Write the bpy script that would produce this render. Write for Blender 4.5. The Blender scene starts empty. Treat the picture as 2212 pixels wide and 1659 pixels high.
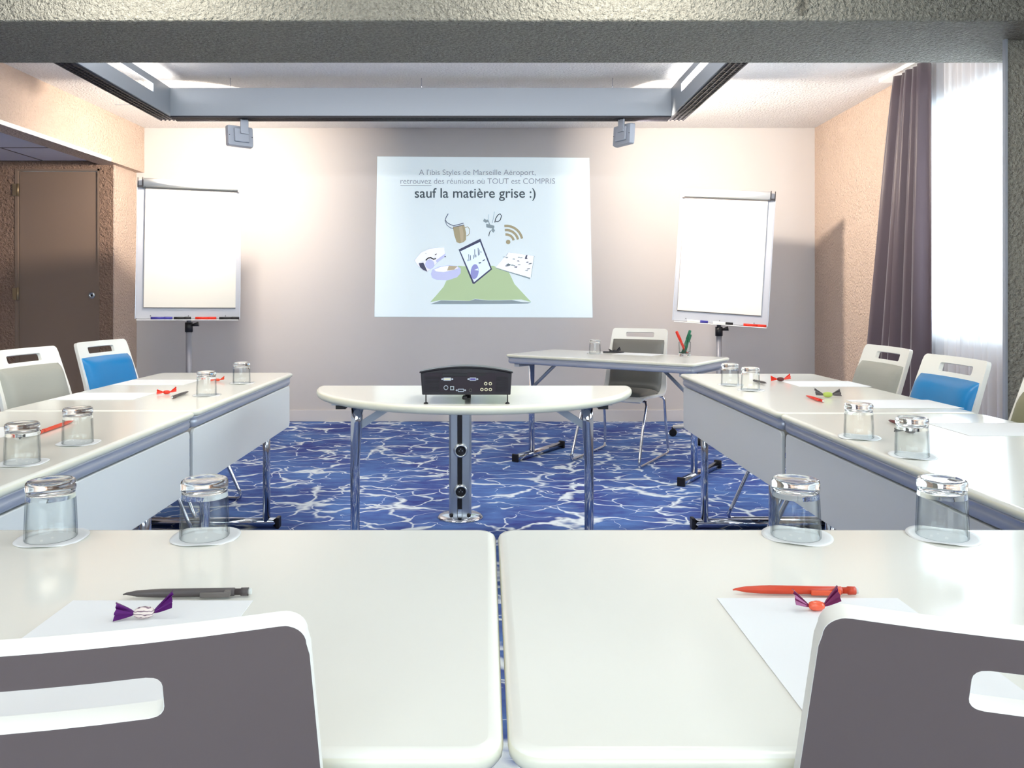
import bpy, bmesh, math, random
from mathutils import Vector, Matrix
random.seed(7)
SC = bpy.context.scene
COL = SC.collection
PI = math.pi
R = math.radians

# ------------------------------------------------------------------ camera, world, exposure
F = 1713.0                    # focal length in px of the 2212 px wide frame
PX, PY = 1051.0, 640.0        # principal point (vertical/lateral shift lens)
EYE = 1.142
cam_d = bpy.data.cameras.new('camera')
cam = bpy.data.objects.new('camera', cam_d)
COL.objects.link(cam)
cam.location = (0, 0, EYE)
cam.rotation_euler = (PI/2, 0, 0)
cam_d.sensor_fit = 'HORIZONTAL'
cam_d.sensor_width = 36
cam_d.lens = F/2212*36
cam_d.shift_x = (1106-PX)/2212
cam_d.shift_y = -(829.5-PY)/2212
cam_d.clip_start = 0.02
SC.camera = cam

w = bpy.data.worlds.new('daylight'); SC.world = w; w.use_nodes = True
w.node_tree.nodes['Background'].inputs[0].default_value = (0.82, 0.92, 1.0, 1)
w.node_tree.nodes['Background'].inputs[1].default_value = 4.5
SC.view_settings.view_transform = 'Standard'
SC.view_settings.look = 'None'
SC.view_settings.gamma = 1
SC.view_settings.exposure = 0.40
SC.view_settings.use_curve_mapping = False
SC.cycles.max_bounces = 10
SC.cycles.transparent_max_bounces = 12
SC.cycles.transmission_bounces = 10
SC.cycles.diffuse_bounces = 4
SC.cycles.caustics_reflective = False
SC.cycles.caustics_refractive = False
SC.cycles.sample_clamp_indirect = 6
SC.cycles.use_denoising = True

def area(name, loc, direction, sx, sy, power, color=(1, 1, 1), spread=PI, shape='RECTANGLE'):
    d = bpy.data.lights.new(name, 'AREA')
    d.shape = shape; d.size = sx; d.size_y = sy; d.energy = power; d.color = color; d.spread = spread
    o = bpy.data.objects.new(name, d); COL.objects.link(o)
    o.location = loc
    o.rotation_euler = Vector(direction).to_track_quat('-Z', 'Y').to_euler()
    return o

WARM = (1.0, 0.87, 0.73)
# floods on the hanging frame, aimed at the far corners of the room
FL_L = Vector((-1.746, 5.62, 2.275)); NL = Vector((-0.64, 0.77, -0.10)).normalized()
FL_R = Vector((0.965, 5.62, 2.285)); NR = Vector((0.86, 0.51, -0.06)).normalized()
area('flood_light', FL_L+NL*0.055, NL, 0.13, 0.09, 33, WARM, R(150))
area('flood_light', FL_R+NR*0.055, NR, 0.13, 0.09, 33, WARM, R(150))
# daylight lamps: the visible far window, plus added unseen side and rear windows
for (y0, y1) in ((4.25, 5.35), (-0.6, 3.0)):
    p = area('window_daylight', (2.97, (y0+y1)/2, 1.62), (-1, 0, 0), 1.5, (y1-y0), 70 if y0 > 3 else 22, (0.86, 0.94, 1.0))
area('window_daylight', (-0.3, -2.33, 1.6), (0, 1, 0), 4.6, 1.5, 26, (0.98, 0.98, 1.0))
# added strip hidden behind the beam, added uplights over the frame, brightening the ceiling
area('hidden_fill_strip', (-0.3, 4.18, 2.50), (0, 0.8, 0.6), 5.0, 0.05, 26, (0.98, 0.97, 1.0))
for x in (-2.265, 1.348):
    area('frame_fill_light', (x, 4.85, 2.50), (0, 0, 1), 0.09, 1.3, 6, (1.0, 0.96, 0.92))
# unseen ceiling panels added as fill, last pair tilted towards the far room
for x in (-1.5, 0.6):
    for y in (-0.6, 1.2, 2.85):
        area('fill_panel_light', (x, y, 2.655), (0, 0 if y < 2 else 1.3, -1), 0.58, 0.58, 3 if y < 2 else 34, (1.0, 0.95, 0.86))

# ------------------------------------------------------------------ helpers
def lin(c):
    return tuple((x/255/12.92) if x/255 <= 0.04045 else ((x/255+0.055)/1.055)**2.4 for x in c)

def mat(name, rgb, rough=0.5, metal=0.0, spec=0.5, bump=None, vary=None, emis=None, coat=0, trans=0, ior=1.45, sheen=0):
    """rgb in 0..255 sRGB; bump = (scale, strength, distance, kind); vary = (scale, amount)"""
    m = bpy.data.materials.new(name); m.use_nodes = True
    nt = m.node_tree; N = nt.nodes; L = nt.links
    b = N['Principled BSDF']
    c = lin(rgb)
    b.inputs['Base Color'].default_value = (*c, 1)
    b.inputs['Roughness'].default_value = rough
    b.inputs['Metallic'].default_value = metal
    b.inputs['Specular IOR Level'].default_value = spec
    b.inputs['Coat Weight'].default_value = coat
    b.inputs['Transmission Weight'].default_value = trans
    b.inputs['IOR'].default_value = ior
    b.inputs['Sheen Weight'].default_value = sheen
    tc = N.new('ShaderNodeTexCoord')
    if vary:
        n = N.new('ShaderNodeTexNoise'); n.inputs['Scale'].default_value = vary[0]; n.inputs['Detail'].default_value = 3
        L.new(tc.outputs['Object'], n.inputs['Vector'])
        mx = N.new('ShaderNodeMix'); mx.data_type = 'RGBA'
        a = vary[1]
        mx.inputs[6].default_value = (*[x*(1-a) for x in c], 1)
        mx.inputs[7].default_value = (*[min(1, x*(1+a)) for x in c], 1)
        L.new(n.outputs['Fac'], mx.inputs[0]); L.new(mx.outputs[2], b.inputs['Base Color'])
    if bump:
        sc, st, di, kind = bump
        if kind == 'noise':
            n = N.new('ShaderNodeTexNoise'); n.inputs['Detail'].default_value = 3; n.inputs['Roughness'].default_value = 0.6; out = 'Fac'
        elif kind == 'wave':
            n = N.new('ShaderNodeTexWave'); n.inputs['Distortion'].default_value = 1.0; out = 'Fac'
        else:
            n = N.new('ShaderNodeTexVoronoi'); out = 'Distance'
        n.inputs['Scale'].default_value = sc
        L.new(tc.outputs['Object'], n.inputs['Vector'])
        bp = N.new('ShaderNodeBump'); bp.inputs['Strength'].default_value = st; bp.inputs['Distance'].default_value = di
        L.new(n.outputs[out], bp.inputs['Height']); L.new(bp.outputs['Normal'], b.inputs['Normal'])
    if emis:
        b.inputs['Emission Color'].default_value = (*lin(emis[0]), 1)
        b.inputs['Emission Strength'].default_value = emis[1]
    return m

class MB:
    """collects geometry for ONE mesh object"""
    def __init__(s): s.v = []; s.f = []; s.mi = []; s.sm = []
    def add(s, verts, faces, mi=0, smooth=False, M=None):
        o = len(s.v)
        for p in verts:
            p = Vector(p)
            s.v.append(tuple(M @ p) if M is not None else tuple(p))
        for f in faces:
            s.f.append([i+o for i in f]); s.mi.append(mi); s.sm.append(smooth)
        return s
    def box(s, x0, x1, y0, y1, z0, z1, mi=0, M=None):
        return s.add([(x0,y0,z0),(x1,y0,z0),(x1,y1,z0),(x0,y1,z0),(x0,y0,z1),(x1,y0,z1),(x1,y1,z1),(x0,y1,z1)],
              [(0,3,2,1),(4,5,6,7),(0,1,5,4),(1,2,6,5),(2,3,7,6),(3,0,4,7)], mi, False, M)
    def layers(s, rings, mi=0, smooth=False, M=None, cap0=True, cap1=True, mis=None):
        n = len(rings[0]); v = [p for r in rings for p in r]; o = len(s.v)
        f = []; k = []
        for j in range(len(rings)-1):
            for i in range(n):
                f.append((j*n+i, j*n+(i+1) % n, (j+1)*n+(i+1) % n, (j+1)*n+i)); k.append(mis[j] if mis else mi)
        s.add(v, [], mi, smooth, M)
        for ff, kk in zip(f, k):
            s.f.append([i+o for i in ff]); s.mi.append(kk); s.sm.append(smooth)
        if cap0: s.f.append([o+i for i in range(n)][::-1]); s.mi.append(mis[0] if mis else mi); s.sm.append(False)
        if cap1: s.f.append([o+(len(rings)-1)*n+i for i in range(n)]); s.mi.append(mis[-1] if mis else mi); s.sm.append(False)
        return s
    def lathe(s, prof, seg=32, mi=0, M=None, cap0=True, cap1=True, smooth=True):
        rings = [[(r*math.cos(2*PI*i/seg), r*math.sin(2*PI*i/seg), z) for i in range(seg)] for r, z in prof]
        return s.layers(rings, mi, smooth, M, cap0, cap1)
    def tube(s, pts, r, seg=10, mi=0, M=None, sx=1.0):
        pts = [Vector(p) for p in pts]; rings = []
        up = None
        for i, p in enumerate(pts):
            t = (pts[min(i+1, len(pts)-1)]-pts[max(i-1, 0)]).normalized()
            if up is None:
                up = Vector((0,0,1)) if abs(t.z) < 0.9 else Vector((0,1,0))
            a = t.cross(up).normalized(); b = a.cross(t).normalized(); up = b
            rr = r[i] if isinstance(r, (list, tuple)) else r
            rings.append([tuple(p+a*(rr*sx*math.cos(2*PI*k/seg))+b*(rr*math.sin(2*PI*k/seg))) for k in range(seg)])
        return s.layers([q[::-1] for q in rings], mi, True, M)
    def prism(s, poly, z0, z1, mi=0, M=None):
        return s.layers([[(x, y, z0) for x, y in poly], [(x, y, z1) for x, y in poly]], mi, False, M)
    def build(s, name, mats, parent=None, bevel=0, bseg=2, loc=None, rot=None, bmat=-1, angle=R(35), solid=None, subsurf=0):
        me = bpy.data.meshes.new(name); me.from_pydata(s.v, [], s.f)
        if not isinstance(mats, (list, tuple)): mats = [mats]
        for m in mats: me.materials.append(m)
        for p, k, sm in zip(me.polygons, s.mi, s.sm): p.material_index = k; p.use_smooth = sm
        bm = bmesh.new(); bm.from_mesh(me); bmesh.ops.recalc_face_normals(bm, faces=bm.faces); bm.to_mesh(me); bm.free()
        me.update()
        o = bpy.data.objects.new(name, me); COL.objects.link(o)
        if parent is not None: o.parent = parent
        if loc is not None: o.location = loc
        if rot is not None: o.rotation_euler = rot
        if bevel:
            md = o.modifiers.new('bevel', 'BEVEL'); md.width = bevel; md.segments = bseg; md.limit_method = 'ANGLE'
            md.angle_limit = angle; md.harden_normals = False; md.material = bmat
        return o

def T(x=0, y=0, z=0, rz=0, rx=0, ry=0):
    return Matrix.Translation((x, y, z)) @ Matrix.Rotation(rz, 4, 'Z') @ Matrix.Rotation(ry, 4, 'Y') @ Matrix.Rotation(rx, 4, 'X')

def tag(o, label, cat, group=None):
    o['label'] = label; o['category'] = cat
    if group: o['group'] = group
    return o
def thing(name, label, cat, loc=(0,0,0), rz=0, group=None):
    o = bpy.data.objects.new(name, None); COL.objects.link(o)
    o.empty_display_size = 0.1
    o.location = loc; o.rotation_euler = (0, 0, rz)
    return tag(o, label, cat, group)
def struct(o):
    o['kind'] = 'structure'; return o
def dup(root, loc=None, rz=None, label=None, group=None, swap=None, euler=None):
    r = root.copy(); COL.objects.link(r)
    if loc is not None: r.location = loc
    if rz is not None: r.rotation_euler = (0, 0, rz)
    if label: r['label'] = label
    if group: r['group'] = group
    def rec(a, b):
        for ch in list(a.children):
            c = ch.copy(); COL.objects.link(c); c.parent = b
            if swap and ch.name.split('.')[0] in swap:
                c.data = ch.data.copy(); c.data.materials.clear(); c.data.materials.append(swap[ch.name.split('.')[0]])
            rec(ch, c)
    rec(root, r)
    if swap and root.name.split('.')[0] in swap and root.data:
        r.data = root.data.copy(); r.data.materials[0] = swap[root.name.split('.')[0]]
    return r

def on_table(px, py, z=0.74):
    """where a thing resting on a table stands"""
    d = (EYE-z)*F/(py-PY)
    return ((px-PX)/F*d, d)
def rrect(w_, d_, r, n=6, cx=0, cy=0):
    out = []
    for (sx, sy, a0) in ((1,1,0),(-1,1,PI/2),(-1,-1,PI),(1,-1,1.5*PI)):
        for i in range(n+1):
            a = a0+PI/2*i/n
            out.append((cx+sx*(w_/2-r)+r*math.cos(a), cy+sy*(d_/2-r)+r*math.sin(a)))
    return out
def inset(poly, d):
    n = len(poly); out = []
    for i in range(n):
        p0 = Vector(poly[i-1]); p1 = Vector(poly[i]); p2 = Vector(poly[(i+1) % n])
        e1 = (p1-p0); e2 = (p2-p1)
        if e1.length < 1e-7: e1 = e2
        if e2.length < 1e-7: e2 = e1
        e1.normalize(); e2.normalize()
        n1 = Vector((-e1.y, e1.x)); n2 = Vector((-e2.y, e2.x))
        nn = (n1+n2).normalized(); k = 1/max(0.5, nn.dot(n1))
        out.append(tuple(p1+nn*d*k))
    return out
def slab(mb, poly, prof, ztop, mi=0, M=None, mis=None):
    rings = []
    for ins, dz in prof:
        q = inset(poly, ins) if ins else poly
        rings.append([(x, y, ztop+dz) for x, y in q])
    o = len(mb.f)
    mb.layers(rings[::-1], mi, True, M, mis=mis[::-1] if mis else None)

# ------------------------------------------------------------------ materials
M_lam   = mat('white_laminate', (236, 235, 226), 0.16, spec=0.5)
M_edge  = mat('cream_edge', (226, 224, 205), 0.3)
M_alu   = mat('aluminium', (186, 190, 200), 0.34, 0.45)
M_alu2  = mat('brushed_aluminium', (196, 202, 206), 0.3, 0.9, bump=(400, 0.05, 0.001, 'noise'))
M_silver= mat('silver_paint', (168, 174, 184), 0.45, 0.2)
M_panel = mat('pale_grey_panel', (222, 224, 222), 0.45)
M_chrome= mat('chrome', (215, 218, 226), 0.09, 1.0)
M_black = mat('black_plastic', (22, 20, 24), 0.45)
M_dark  = mat('charcoal_plastic', (38, 32, 38), 0.45, bump=(300, .05, .001, 'noise'))
M_white = mat('white_plastic', (240, 240, 236), 0.35)
M_shell = mat('white_chair_shell', (240, 238, 230), 0.35)
M_shellb= mat('grey_brown_laminate', (110, 98, 95), 0.5, spec=0.3, vary=(3, 0.04))
M_grey  = mat('grey_leatherette', (160, 160, 150), 0.5, bump=(260, .12, .001, 'voronoi'))
M_grey2 = mat('dark_grey_leatherette', (112, 110, 104), 0.5, bump=(260, .12, .001, 'voronoi'))
M_olive = mat('olive_leatherette', (128, 126, 98), 0.5, bump=(260, .12, .001, 'voronoi'))
M_blue  = mat('blue_leatherette', (0, 120, 182), 0.38, bump=(260, .1, .001, 'voronoi'))
M_paper = mat('paper', (238, 239, 240), 0.8, spec=0.1)
M_wallb = mat('smooth_greige_wall', (203, 199, 197), 0.85, spec=0.15, vary=(0.7, 0.02))
M_wallp = mat('rough_plaster_wall', (212, 190, 174), 0.9, spec=0.15, bump=(55, 1.0, 0.03, 'noise'), vary=(6, 0.04))
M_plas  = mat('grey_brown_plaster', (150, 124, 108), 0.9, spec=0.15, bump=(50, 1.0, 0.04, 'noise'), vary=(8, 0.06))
M_beam  = mat('grey_plaster', (150, 149, 140), 0.85, spec=0.25, bump=(62, 1.0, 0.05, 'noise'), vary=(75, 0.6))
M_colm  = mat('grey_green_plaster', (158, 156, 146), 0.85, spec=0.2, bump=(60, 1.0, 0.03, 'noise'), vary=(60, 0.3))
M_ceil  = mat('white_rough_ceiling', (238, 236, 234), 0.9, spec=0.1, bump=(60, 0.9, 0.025, 'noise'), vary=(60, 0.06))
M_tile  = mat('ceiling_tile', (226, 226, 236), 0.9, spec=0.1, vary=(40, 0.03))
M_door  = mat('taupe_door_paint', (128, 109, 95), 0.55)
M_base  = mat('skirting_white', (214, 210, 208), 0.55)
M_trim  = mat('white_trim', (246, 242, 236), 0.5)
M_brass = mat('hinge_metal', (170, 150, 120), 0.4, 0.8)
M_red   = mat('red_plastic', (214, 44, 22), 0.35)
M_orange= mat('orange_red_plastic', (206, 70, 42), 0.35)
M_gpen  = mat('dark_grey_plastic', (84, 78, 78), 0.4)
M_maroon= mat('maroon_plastic', (92, 34, 34), 0.4)
M_green = mat('green_plastic', (10, 104, 74), 0.35)
M_purple= mat('purple_foil', (92, 26, 112), 0.25, 0.3)
M_plum  = mat('plum_foil', (116, 34, 84), 0.25, 0.3)
M_rubber= mat('eraser', (205, 208, 205), 0.6)
M_bluep = mat('blue_marker_plastic', (54, 50, 140), 0.35)

def stain(m, x, wid, zmin):
    N = m.node_tree.nodes; L = m.node_tree.links; b = N['Principled BSDF']; src = b.inputs['Base Color'].links[0].from_socket
    tc = N.new('ShaderNodeTexCoord'); n = N.new('ShaderNodeTexNoise'); n.inputs['Scale'].default_value = 14; L.new(tc.outputs['Object'], n.inputs['Vector'])
    sp = N.new('ShaderNodeSeparateXYZ'); L.new(tc.outputs['Object'], sp.inputs[0])
    def mt(op, a, c):
        q = N.new('ShaderNodeMath'); q.operation = op
        for i, v in enumerate((a, c)):
            if isinstance(v, (int, float)): q.inputs[i].default_value = v
            else: L.new(v, q.inputs[i])
        return q.outputs[0]
    d = mt('ABSOLUTE', mt('SUBTRACT', mt('ADD', sp.outputs[0], mt('MULTIPLY', n.outputs['Fac'], .03)), x+.015), 0)
    f = N.new('ShaderNodeMapRange'); f.inputs['From Min'].default_value = 0; f.inputs['From Max'].default_value = wid; f.inputs['To Min'].default_value = .72; f.inputs['To Max'].default_value = 0
    L.new(d, f.inputs[0]); k = mt('MULTIPLY', f.outputs[0], mt('GREATER_THAN', sp.outputs[2], zmin))
    mx = N.new('ShaderNodeMix'); mx.data_type = 'RGBA'; L.new(k, mx.inputs[0]); L.new(src, mx.inputs[6]); mx.inputs[7].default_value = (.06, .055, .045, 1)
    L.new(mx.outputs[2], b.inputs['Base Color'])
stain(M_beam, 1.385, .035, 2.372)

def glass_mat(name, color=(1,1,1), rough=0.0):
    m = bpy.data.materials.new(name); m.use_nodes = True
    b = m.node_tree.nodes['Principled BSDF']
    b.inputs['Base Color'].default_value = (*color, 1)
    b.inputs['Roughness'].default_value = rough
    b.inputs['Transmission Weight'].default_value = 1.0
    b.inputs['IOR'].default_value = 1.48
    tc = m.node_tree.nodes.new('ShaderNodeTexCoord'); n = m.node_tree.nodes.new('ShaderNodeTexNoise')
    n.inputs['Scale'].default_value = 9; bp = m.node_tree.nodes.new('ShaderNodeBump')
    bp.inputs['Strength'].default_value = 0.08; bp.inputs['Distance'].default_value = 0.004
    L = m.node_tree.links
    L.new(tc.outputs['Object'], n.inputs['Vector']); L.new(n.outputs['Fac'], bp.inputs['Height']); L.new(bp.outputs['Normal'], b.inputs['Normal'])
    return m
M_glass = glass_mat('clear_glass', (0.985, 0.995, 0.99))
def glass_wall():
    m = bpy.data.materials.new('thin_clear_glass'); m.use_nodes = True
    N = m.node_tree.nodes; L = m.node_tree.links; N.remove(N['Principled BSDF'])
    out = N['Material Output']; t = N.new('ShaderNodeBsdfTransparent'); g = N.new('ShaderNodeBsdfGlossy'); g.inputs['Roughness'].default_value = 0.02
    lw = N.new('ShaderNodeLayerWeight'); lw.inputs['Blend'].default_value = 0.5
    cr = N.new('ShaderNodeValToRGB'); e = cr.color_ramp.elements
    e[0].position = 0.45; e[0].color = (0.985, 0.995, 0.99, 1); e[1].position = 1.0; e[1].color = (0.55, 0.58, 0.60, 1)
    L.new(lw.outputs['Facing'], cr.inputs[0]); L.new(cr.outputs[0], t.inputs[0])
    fr = N.new('ShaderNodeMath'); fr.operation = 'POWER'; fr.inputs[1].default_value = 4.0; L.new(lw.outputs['Facing'], fr.inputs[0])
    f2 = N.new('ShaderNodeMath'); f2.operation = 'MULTIPLY_ADD'; f2.inputs[1].default_value = 0.4; f2.inputs[2].default_value = 0.025; L.new(fr.outputs[0], f2.inputs[0]); mx = N.new('ShaderNodeMixShader')
    L.new(f2.outputs[0], mx.inputs[0]); L.new(t.outputs[0], mx.inputs[1]); L.new(g.outputs[0], mx.inputs[2]); L.new(mx.outputs[0], out.inputs[0])
    return m
M_gwall = glass_wall()

def thin_glass():
    m = bpy.data.materials.new('window_glass'); m.use_nodes = True
    N = m.node_tree.nodes; L = m.node_tree.links; N.remove(N['Principled BSDF'])
    out = N['Material Output']; t = N.new('ShaderNodeBsdfTransparent'); g = N.new('ShaderNodeBsdfGlossy')
    g.inputs['Roughness'].default_value = 0.0; fr = N.new('ShaderNodeFresnel'); mx = N.new('ShaderNodeMixShader')
    t.inputs[0].default_value = (0.93, 0.97, 0.97, 1)
    L.new(fr.outputs[0], mx.inputs[0]); L.new(t.outputs[0], mx.inputs[1]); L.new(g.outputs[0], mx.inputs[2]); L.new(mx.outputs[0], out.inputs[0])
    return m
M_pane = thin_glass()
def sheer_mat():
    m = bpy.data.materials.new('sheer_voile'); m.use_nodes = True
    N = m.node_tree.nodes; L = m.node_tree.links; N.remove(N['Principled BSDF'])
    out = N['Material Output']; t = N.new('ShaderNodeBsdfTransparent'); tr = N.new('ShaderNodeBsdfTranslucent'); d = N.new('ShaderNodeBsdfDiffuse')
    tr.inputs[0].default_value = (0.88, 0.92, 0.97, 1); d.inputs[0].default_value = (0.9, 0.92, 0.95, 1)
    a = N.new('ShaderNodeMixShader'); a.inputs[0].default_value = 0.4; b = N.new('ShaderNodeMixShader'); b.inputs[0].default_value = 0.78
    L.new(tr.outputs[0], a.inputs[1]); L.new(d.outputs[0], a.inputs[2]); L.new(t.outputs[0], b.inputs[1]); L.new(a.outputs[0], b.inputs[2]); L.new(b.outputs[0], out.inputs[0])
    return m
M_sheer = sheer_mat()
M_curt = mat('aubergine_satin', (80, 68, 76), 0.42, spec=0.4, sheen=0.4, bump=(600, .1, .0006, 'noise'))

def carpet():
    m = bpy.data.materials.new('blue_water_carpet'); m.use_nodes = True
    nt = m.node_tree; N = nt.nodes; L = nt.links; b = N['Principled BSDF']
    b.inputs['Roughness'].default_value = 0.95; b.inputs['Specular IOR Level'].default_value = 0.05
    tc = N.new('ShaderNodeTexCoord')
    def noise(scale, detail=2, off=(0,0,0), sxy=(1,1,1), dist=0):
        mp = N.new('ShaderNodeMapping'); mp.inputs['Location'].default_value = off; mp.inputs['Scale'].default_value = sxy
        n = N.new('ShaderNodeTexNoise'); n.inputs['Scale'].default_value = scale; n.inputs['Detail'].default_value = detail; n.inputs['Distortion'].default_value = dist
        L.new(tc.outputs['Object'], mp.inputs[0]); L.new(mp.outputs[0], n.inputs['Vector']); return n
    def math_(op, a, b_=None, c=None):
        n = N.new('ShaderNodeMath'); n.operation = op; n.use_clamp = False
        for i, x in enumerate((a, b_, c)):
            if x is None: continue
            if isinstance(x, (int, float)): n.inputs[i].default_value = x
            else: L.new(x, n.inputs[i])
        return n.outputs[0]
    def vein(vscale, warp_scale, warp, width, off, wvar):
        wn = noise(warp_scale, 3, off)
        sub = N.new('ShaderNodeVectorMath'); sub.operation = 'SUBTRACT'; sub.inputs[1].default_value = (.5,.5,.5); L.new(wn.outputs['Color'], sub.inputs[0])
        sc = N.new('ShaderNodeVectorMath'); sc.operation = 'SCALE'; sc.inputs['Scale'].default_value = warp; L.new(sub.outputs[0], sc.inputs[0])
        mp = N.new('ShaderNodeMapping'); mp.inputs['Location'].default_value = off; mp.inputs['Scale'].default_value = (0.62, 1.0, 0)
        L.new(tc.outputs['Object'], mp.inputs[0])
        ad = N.new('ShaderNodeVectorMath'); ad.operation = 'ADD'; L.new(mp.outputs[0], ad.inputs[0]); L.new(sc.outputs[0], ad.inputs[1])
        v = N.new('ShaderNodeTexVoronoi'); v.feature = 'DISTANCE_TO_EDGE'; v.voronoi_dimensions = '2D'; v.inputs['Scale'].default_value = vscale
        L.new(ad.outputs[0], v.inputs['Vector'])
        wv = noise(wvar, 2, (off[0]+5, off[1], 0))
        # width varies and vanishes in places
        wd = math_('MULTIPLY', math_('MAXIMUM', math_('SUBTRACT', wv.outputs['Fac'], 0.40), 0.0), width*6)
        wd = math_('ADD', wd, 0.0006)
        q = math_('DIVIDE', v.outputs['Distance'], wd)
        q = math_('SUBTRACT', 1.25, q)
        cl = N.new('ShaderNodeClamp'); L.new(q, cl.inputs[0]); return cl.outputs[0]
    v1 = vein(3.4, 3.2, 0.40, 0.056, (0.3, 0.1, 0), 3.5)
    v2 = vein(5.6, 4.0, 0.30, 0.040, (4.1, 2.2, 0), 2.6)
    vv = math_('MAXIMUM', v1, math_('MULTIPLY', v2, 0.85))
    blot = noise(2.2, 4, (1,2,0)); fine = noise(9, 5, (3,1,0), (1,2.2,1))
    f = math_('ADD', math_('MULTIPLY', blot.outputs['Fac'], 0.6), math_('MULTIPLY', fine.outputs['Fac'], 0.4))
    cr = N.new('ShaderNodeValToRGB'); L.new(f, cr.inputs[0])
    e = cr.color_ramp.elements; e[0].position = 0.34; e[0].color = (*lin((66, 72, 138)), 1); e[1].position = 0.64; e[1].color = (*lin((94, 128, 188)), 1)
    mx = N.new('ShaderNodeMix'); mx.data_type = 'RGBA'; L.new(vv, mx.inputs[0]); L.new(cr.outputs[0], mx.inputs[6]); mx.inputs[7].default_value = (*lin((232, 240, 246)), 1)
    L.new(mx.outputs[2], b.inputs['Base Color'])
    pile = noise(350, 2); bp = N.new('ShaderNodeBump'); bp.inputs['Strength'].default_value = 0.4; bp.inputs['Distance'].default_value = 0.004
    L.new(pile.outputs['Fac'], bp.inputs['Height']); L.new(bp.outputs['Normal'], b.inputs['Normal'])
    return m
M_carpet = carpet()

# ------------------------------------------------------------------ the room
BW = 7.245; CZ = 2.68; SOF = 2.271; XL = -3.197
def rwx(y): return 2.999-0.033*(BW-y)
Y0 = -2.4
struct(MB().box(-6.2, 3.4, Y0-0.1, BW+0.2, -0.1, 0).build('floor', M_carpet))
struct(MB().box(-6.2, 3.4, Y0-0.1, BW+0.2, CZ, CZ+0.1).build('ceiling', M_ceil))
struct(MB().box(XL-0.35, 3.2, BW, BW+0.15, 0, CZ).build('wall_back', M_wallb))
wf = MB()
wf.box(-6.2, -2.7, Y0-0.12, Y0, 0, CZ); wf.box(2.1, 3.2, Y0-0.12, Y0, 0, CZ); wf.box(-2.7, 2.1, Y0-0.12, Y0, 0, .8); wf.box(-2.7, 2.1, Y0-0.12, Y0, 2.4, CZ)
struct(wf.build('wall_front', M_wallb))
fr = MB()
for a, b, c, d in ((-2.7, -2.64, .8, 2.4), (2.04, 2.1, .8, 2.4), (-2.7, 2.1, .8, .86), (-2.7, 2.1, 2.34, 2.4), (-.33, -.27, .8, 2.4)): fr.box(a, b, Y0-.09, Y0-.03, c, d)
o = struct(fr.build('window_3', M_white))  # unseen window behind the camera, added as a fill source
MB().box(-2.65, 2.05, Y0-.064, Y0-.058, .85, 2.35).build('window_pane', M_pane, o)
# right wall, following the room's slight taper, with the visible window and one added for light
def rwall(mb, ya, yb, z0, z1):
    xa, xb = rwx(ya), rwx(yb)
    mb.add([(xa,ya,z0),(xa+.16,ya,z0),(xb+.16,yb,z0),(xb,yb,z0),(xa,ya,z1),(xa+.16,ya,z1),(xb+.16,yb,z1),(xb,yb,z1)],
           [(0,3,2,1),(4,5,6,7),(0,1,5,4),(1,2,6,5),(2,3,7,6),(3,0,4,7)])
rw = MB()
WIN = [(4.15, 5.40, 0.88, 2.42), (-0.6, 3.0, 0.88, 2.42)]  # second opening is out of view, added to brighten the room
for a, b in ((5.40, BW+.1), (3.0, 4.15), (Y0-.1, -0.6)): rwall(rw, a, b, 0, CZ)
for y0, y1, z0, z1 in WIN: rwall(rw, y0, y1, 0, z0); rwall(rw, y0, y1, z1, CZ)
struct(rw.build('wall_right', M_wallp))
for k, (y0, y1, z0, z1) in enumerate(WIN):
    x = rwx((y0+y1)/2)+0.07
    fr = MB()
    for a, b, c, d in ((y0, y0+.05, z0, z1), (y1-.05, y1, z0, z1), (y0, y1, z0, z0+.05), (y0, y1, z1-.05, z1), ((y0+y1)/2-.03, (y0+y1)/2+.03, z0, z1)):
        fr.box(x-.03, x+.03, a, b, c, d)
    o = struct(fr.build('window_%d' % (k+1), M_white))  # the second one is the added unseen window
    MB().box(x-.004, x+.004, y0+.04, y1-.04, z0+.04, z1-.04).build('window_pane', M_pane, o)
    MB().box(x-.085, x+.02, y0-.03, y1+.03, z0-.035, z0-.002).build('window_sill', M_white, o, bevel=.004)

# left side: pier, recessed wall with the door, far side wall
DY = 6.81
struct(MB().box(XL-.01, XL-.001+.001, DY, BW, 0, CZ).build('wall_left', M_wallp))
d0, d1, dz = (40-PX)/F*DY, (210-PX)/F*DY, 2.215
wl = MB()
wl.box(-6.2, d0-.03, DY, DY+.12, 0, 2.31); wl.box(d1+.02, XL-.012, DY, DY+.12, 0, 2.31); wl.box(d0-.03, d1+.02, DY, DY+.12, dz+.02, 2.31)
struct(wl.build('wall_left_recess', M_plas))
struct(MB().box(-6.2, -6.1, Y0, DY, 0, CZ).build('wall_left_side', M_wallp))
door = struct(MB().box(d0, d1, DY+.012, DY+.05, 0, dz).build('door_1', M_door, bevel=.003))
df = MB(); df.box(d0-.028, d0-.004, DY-.006, DY+.06, 0, dz+.02); df.box(d1+.003, d1+.018, DY-.004, DY+.06, 0, dz+.02); df.box(d0-.028, d1+.018, DY-.004, DY+.06, dz+.004, dz+.02)
df.build('door_frame', M_door, door)
for zz in (2.055, 1.162, 0.25):
    hg = MB(); hg.box(d0-.045, d0-.012, DY-.012, DY-.006, zz-.05, zz+.05); hg.tube([(d0-.004, DY-.004, zz-.055), (d0-.004, DY-.004, zz+.055)], .009)
    hg.build('hinge', M_brass, door)
lk = (197-PX)/F*DY; lz = EYE+(PY-638)/F*DY
Mk = T(lk, DY+.012, lz, rx=PI/2)
MB().lathe([(.012,0),(.027,0),(.029,.004),(.026,.009),(.014,.011),(.010,.006)], 28, M=Mk, cap0=False, cap1=False).build('lock_rose', M_alu2, door)
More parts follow.
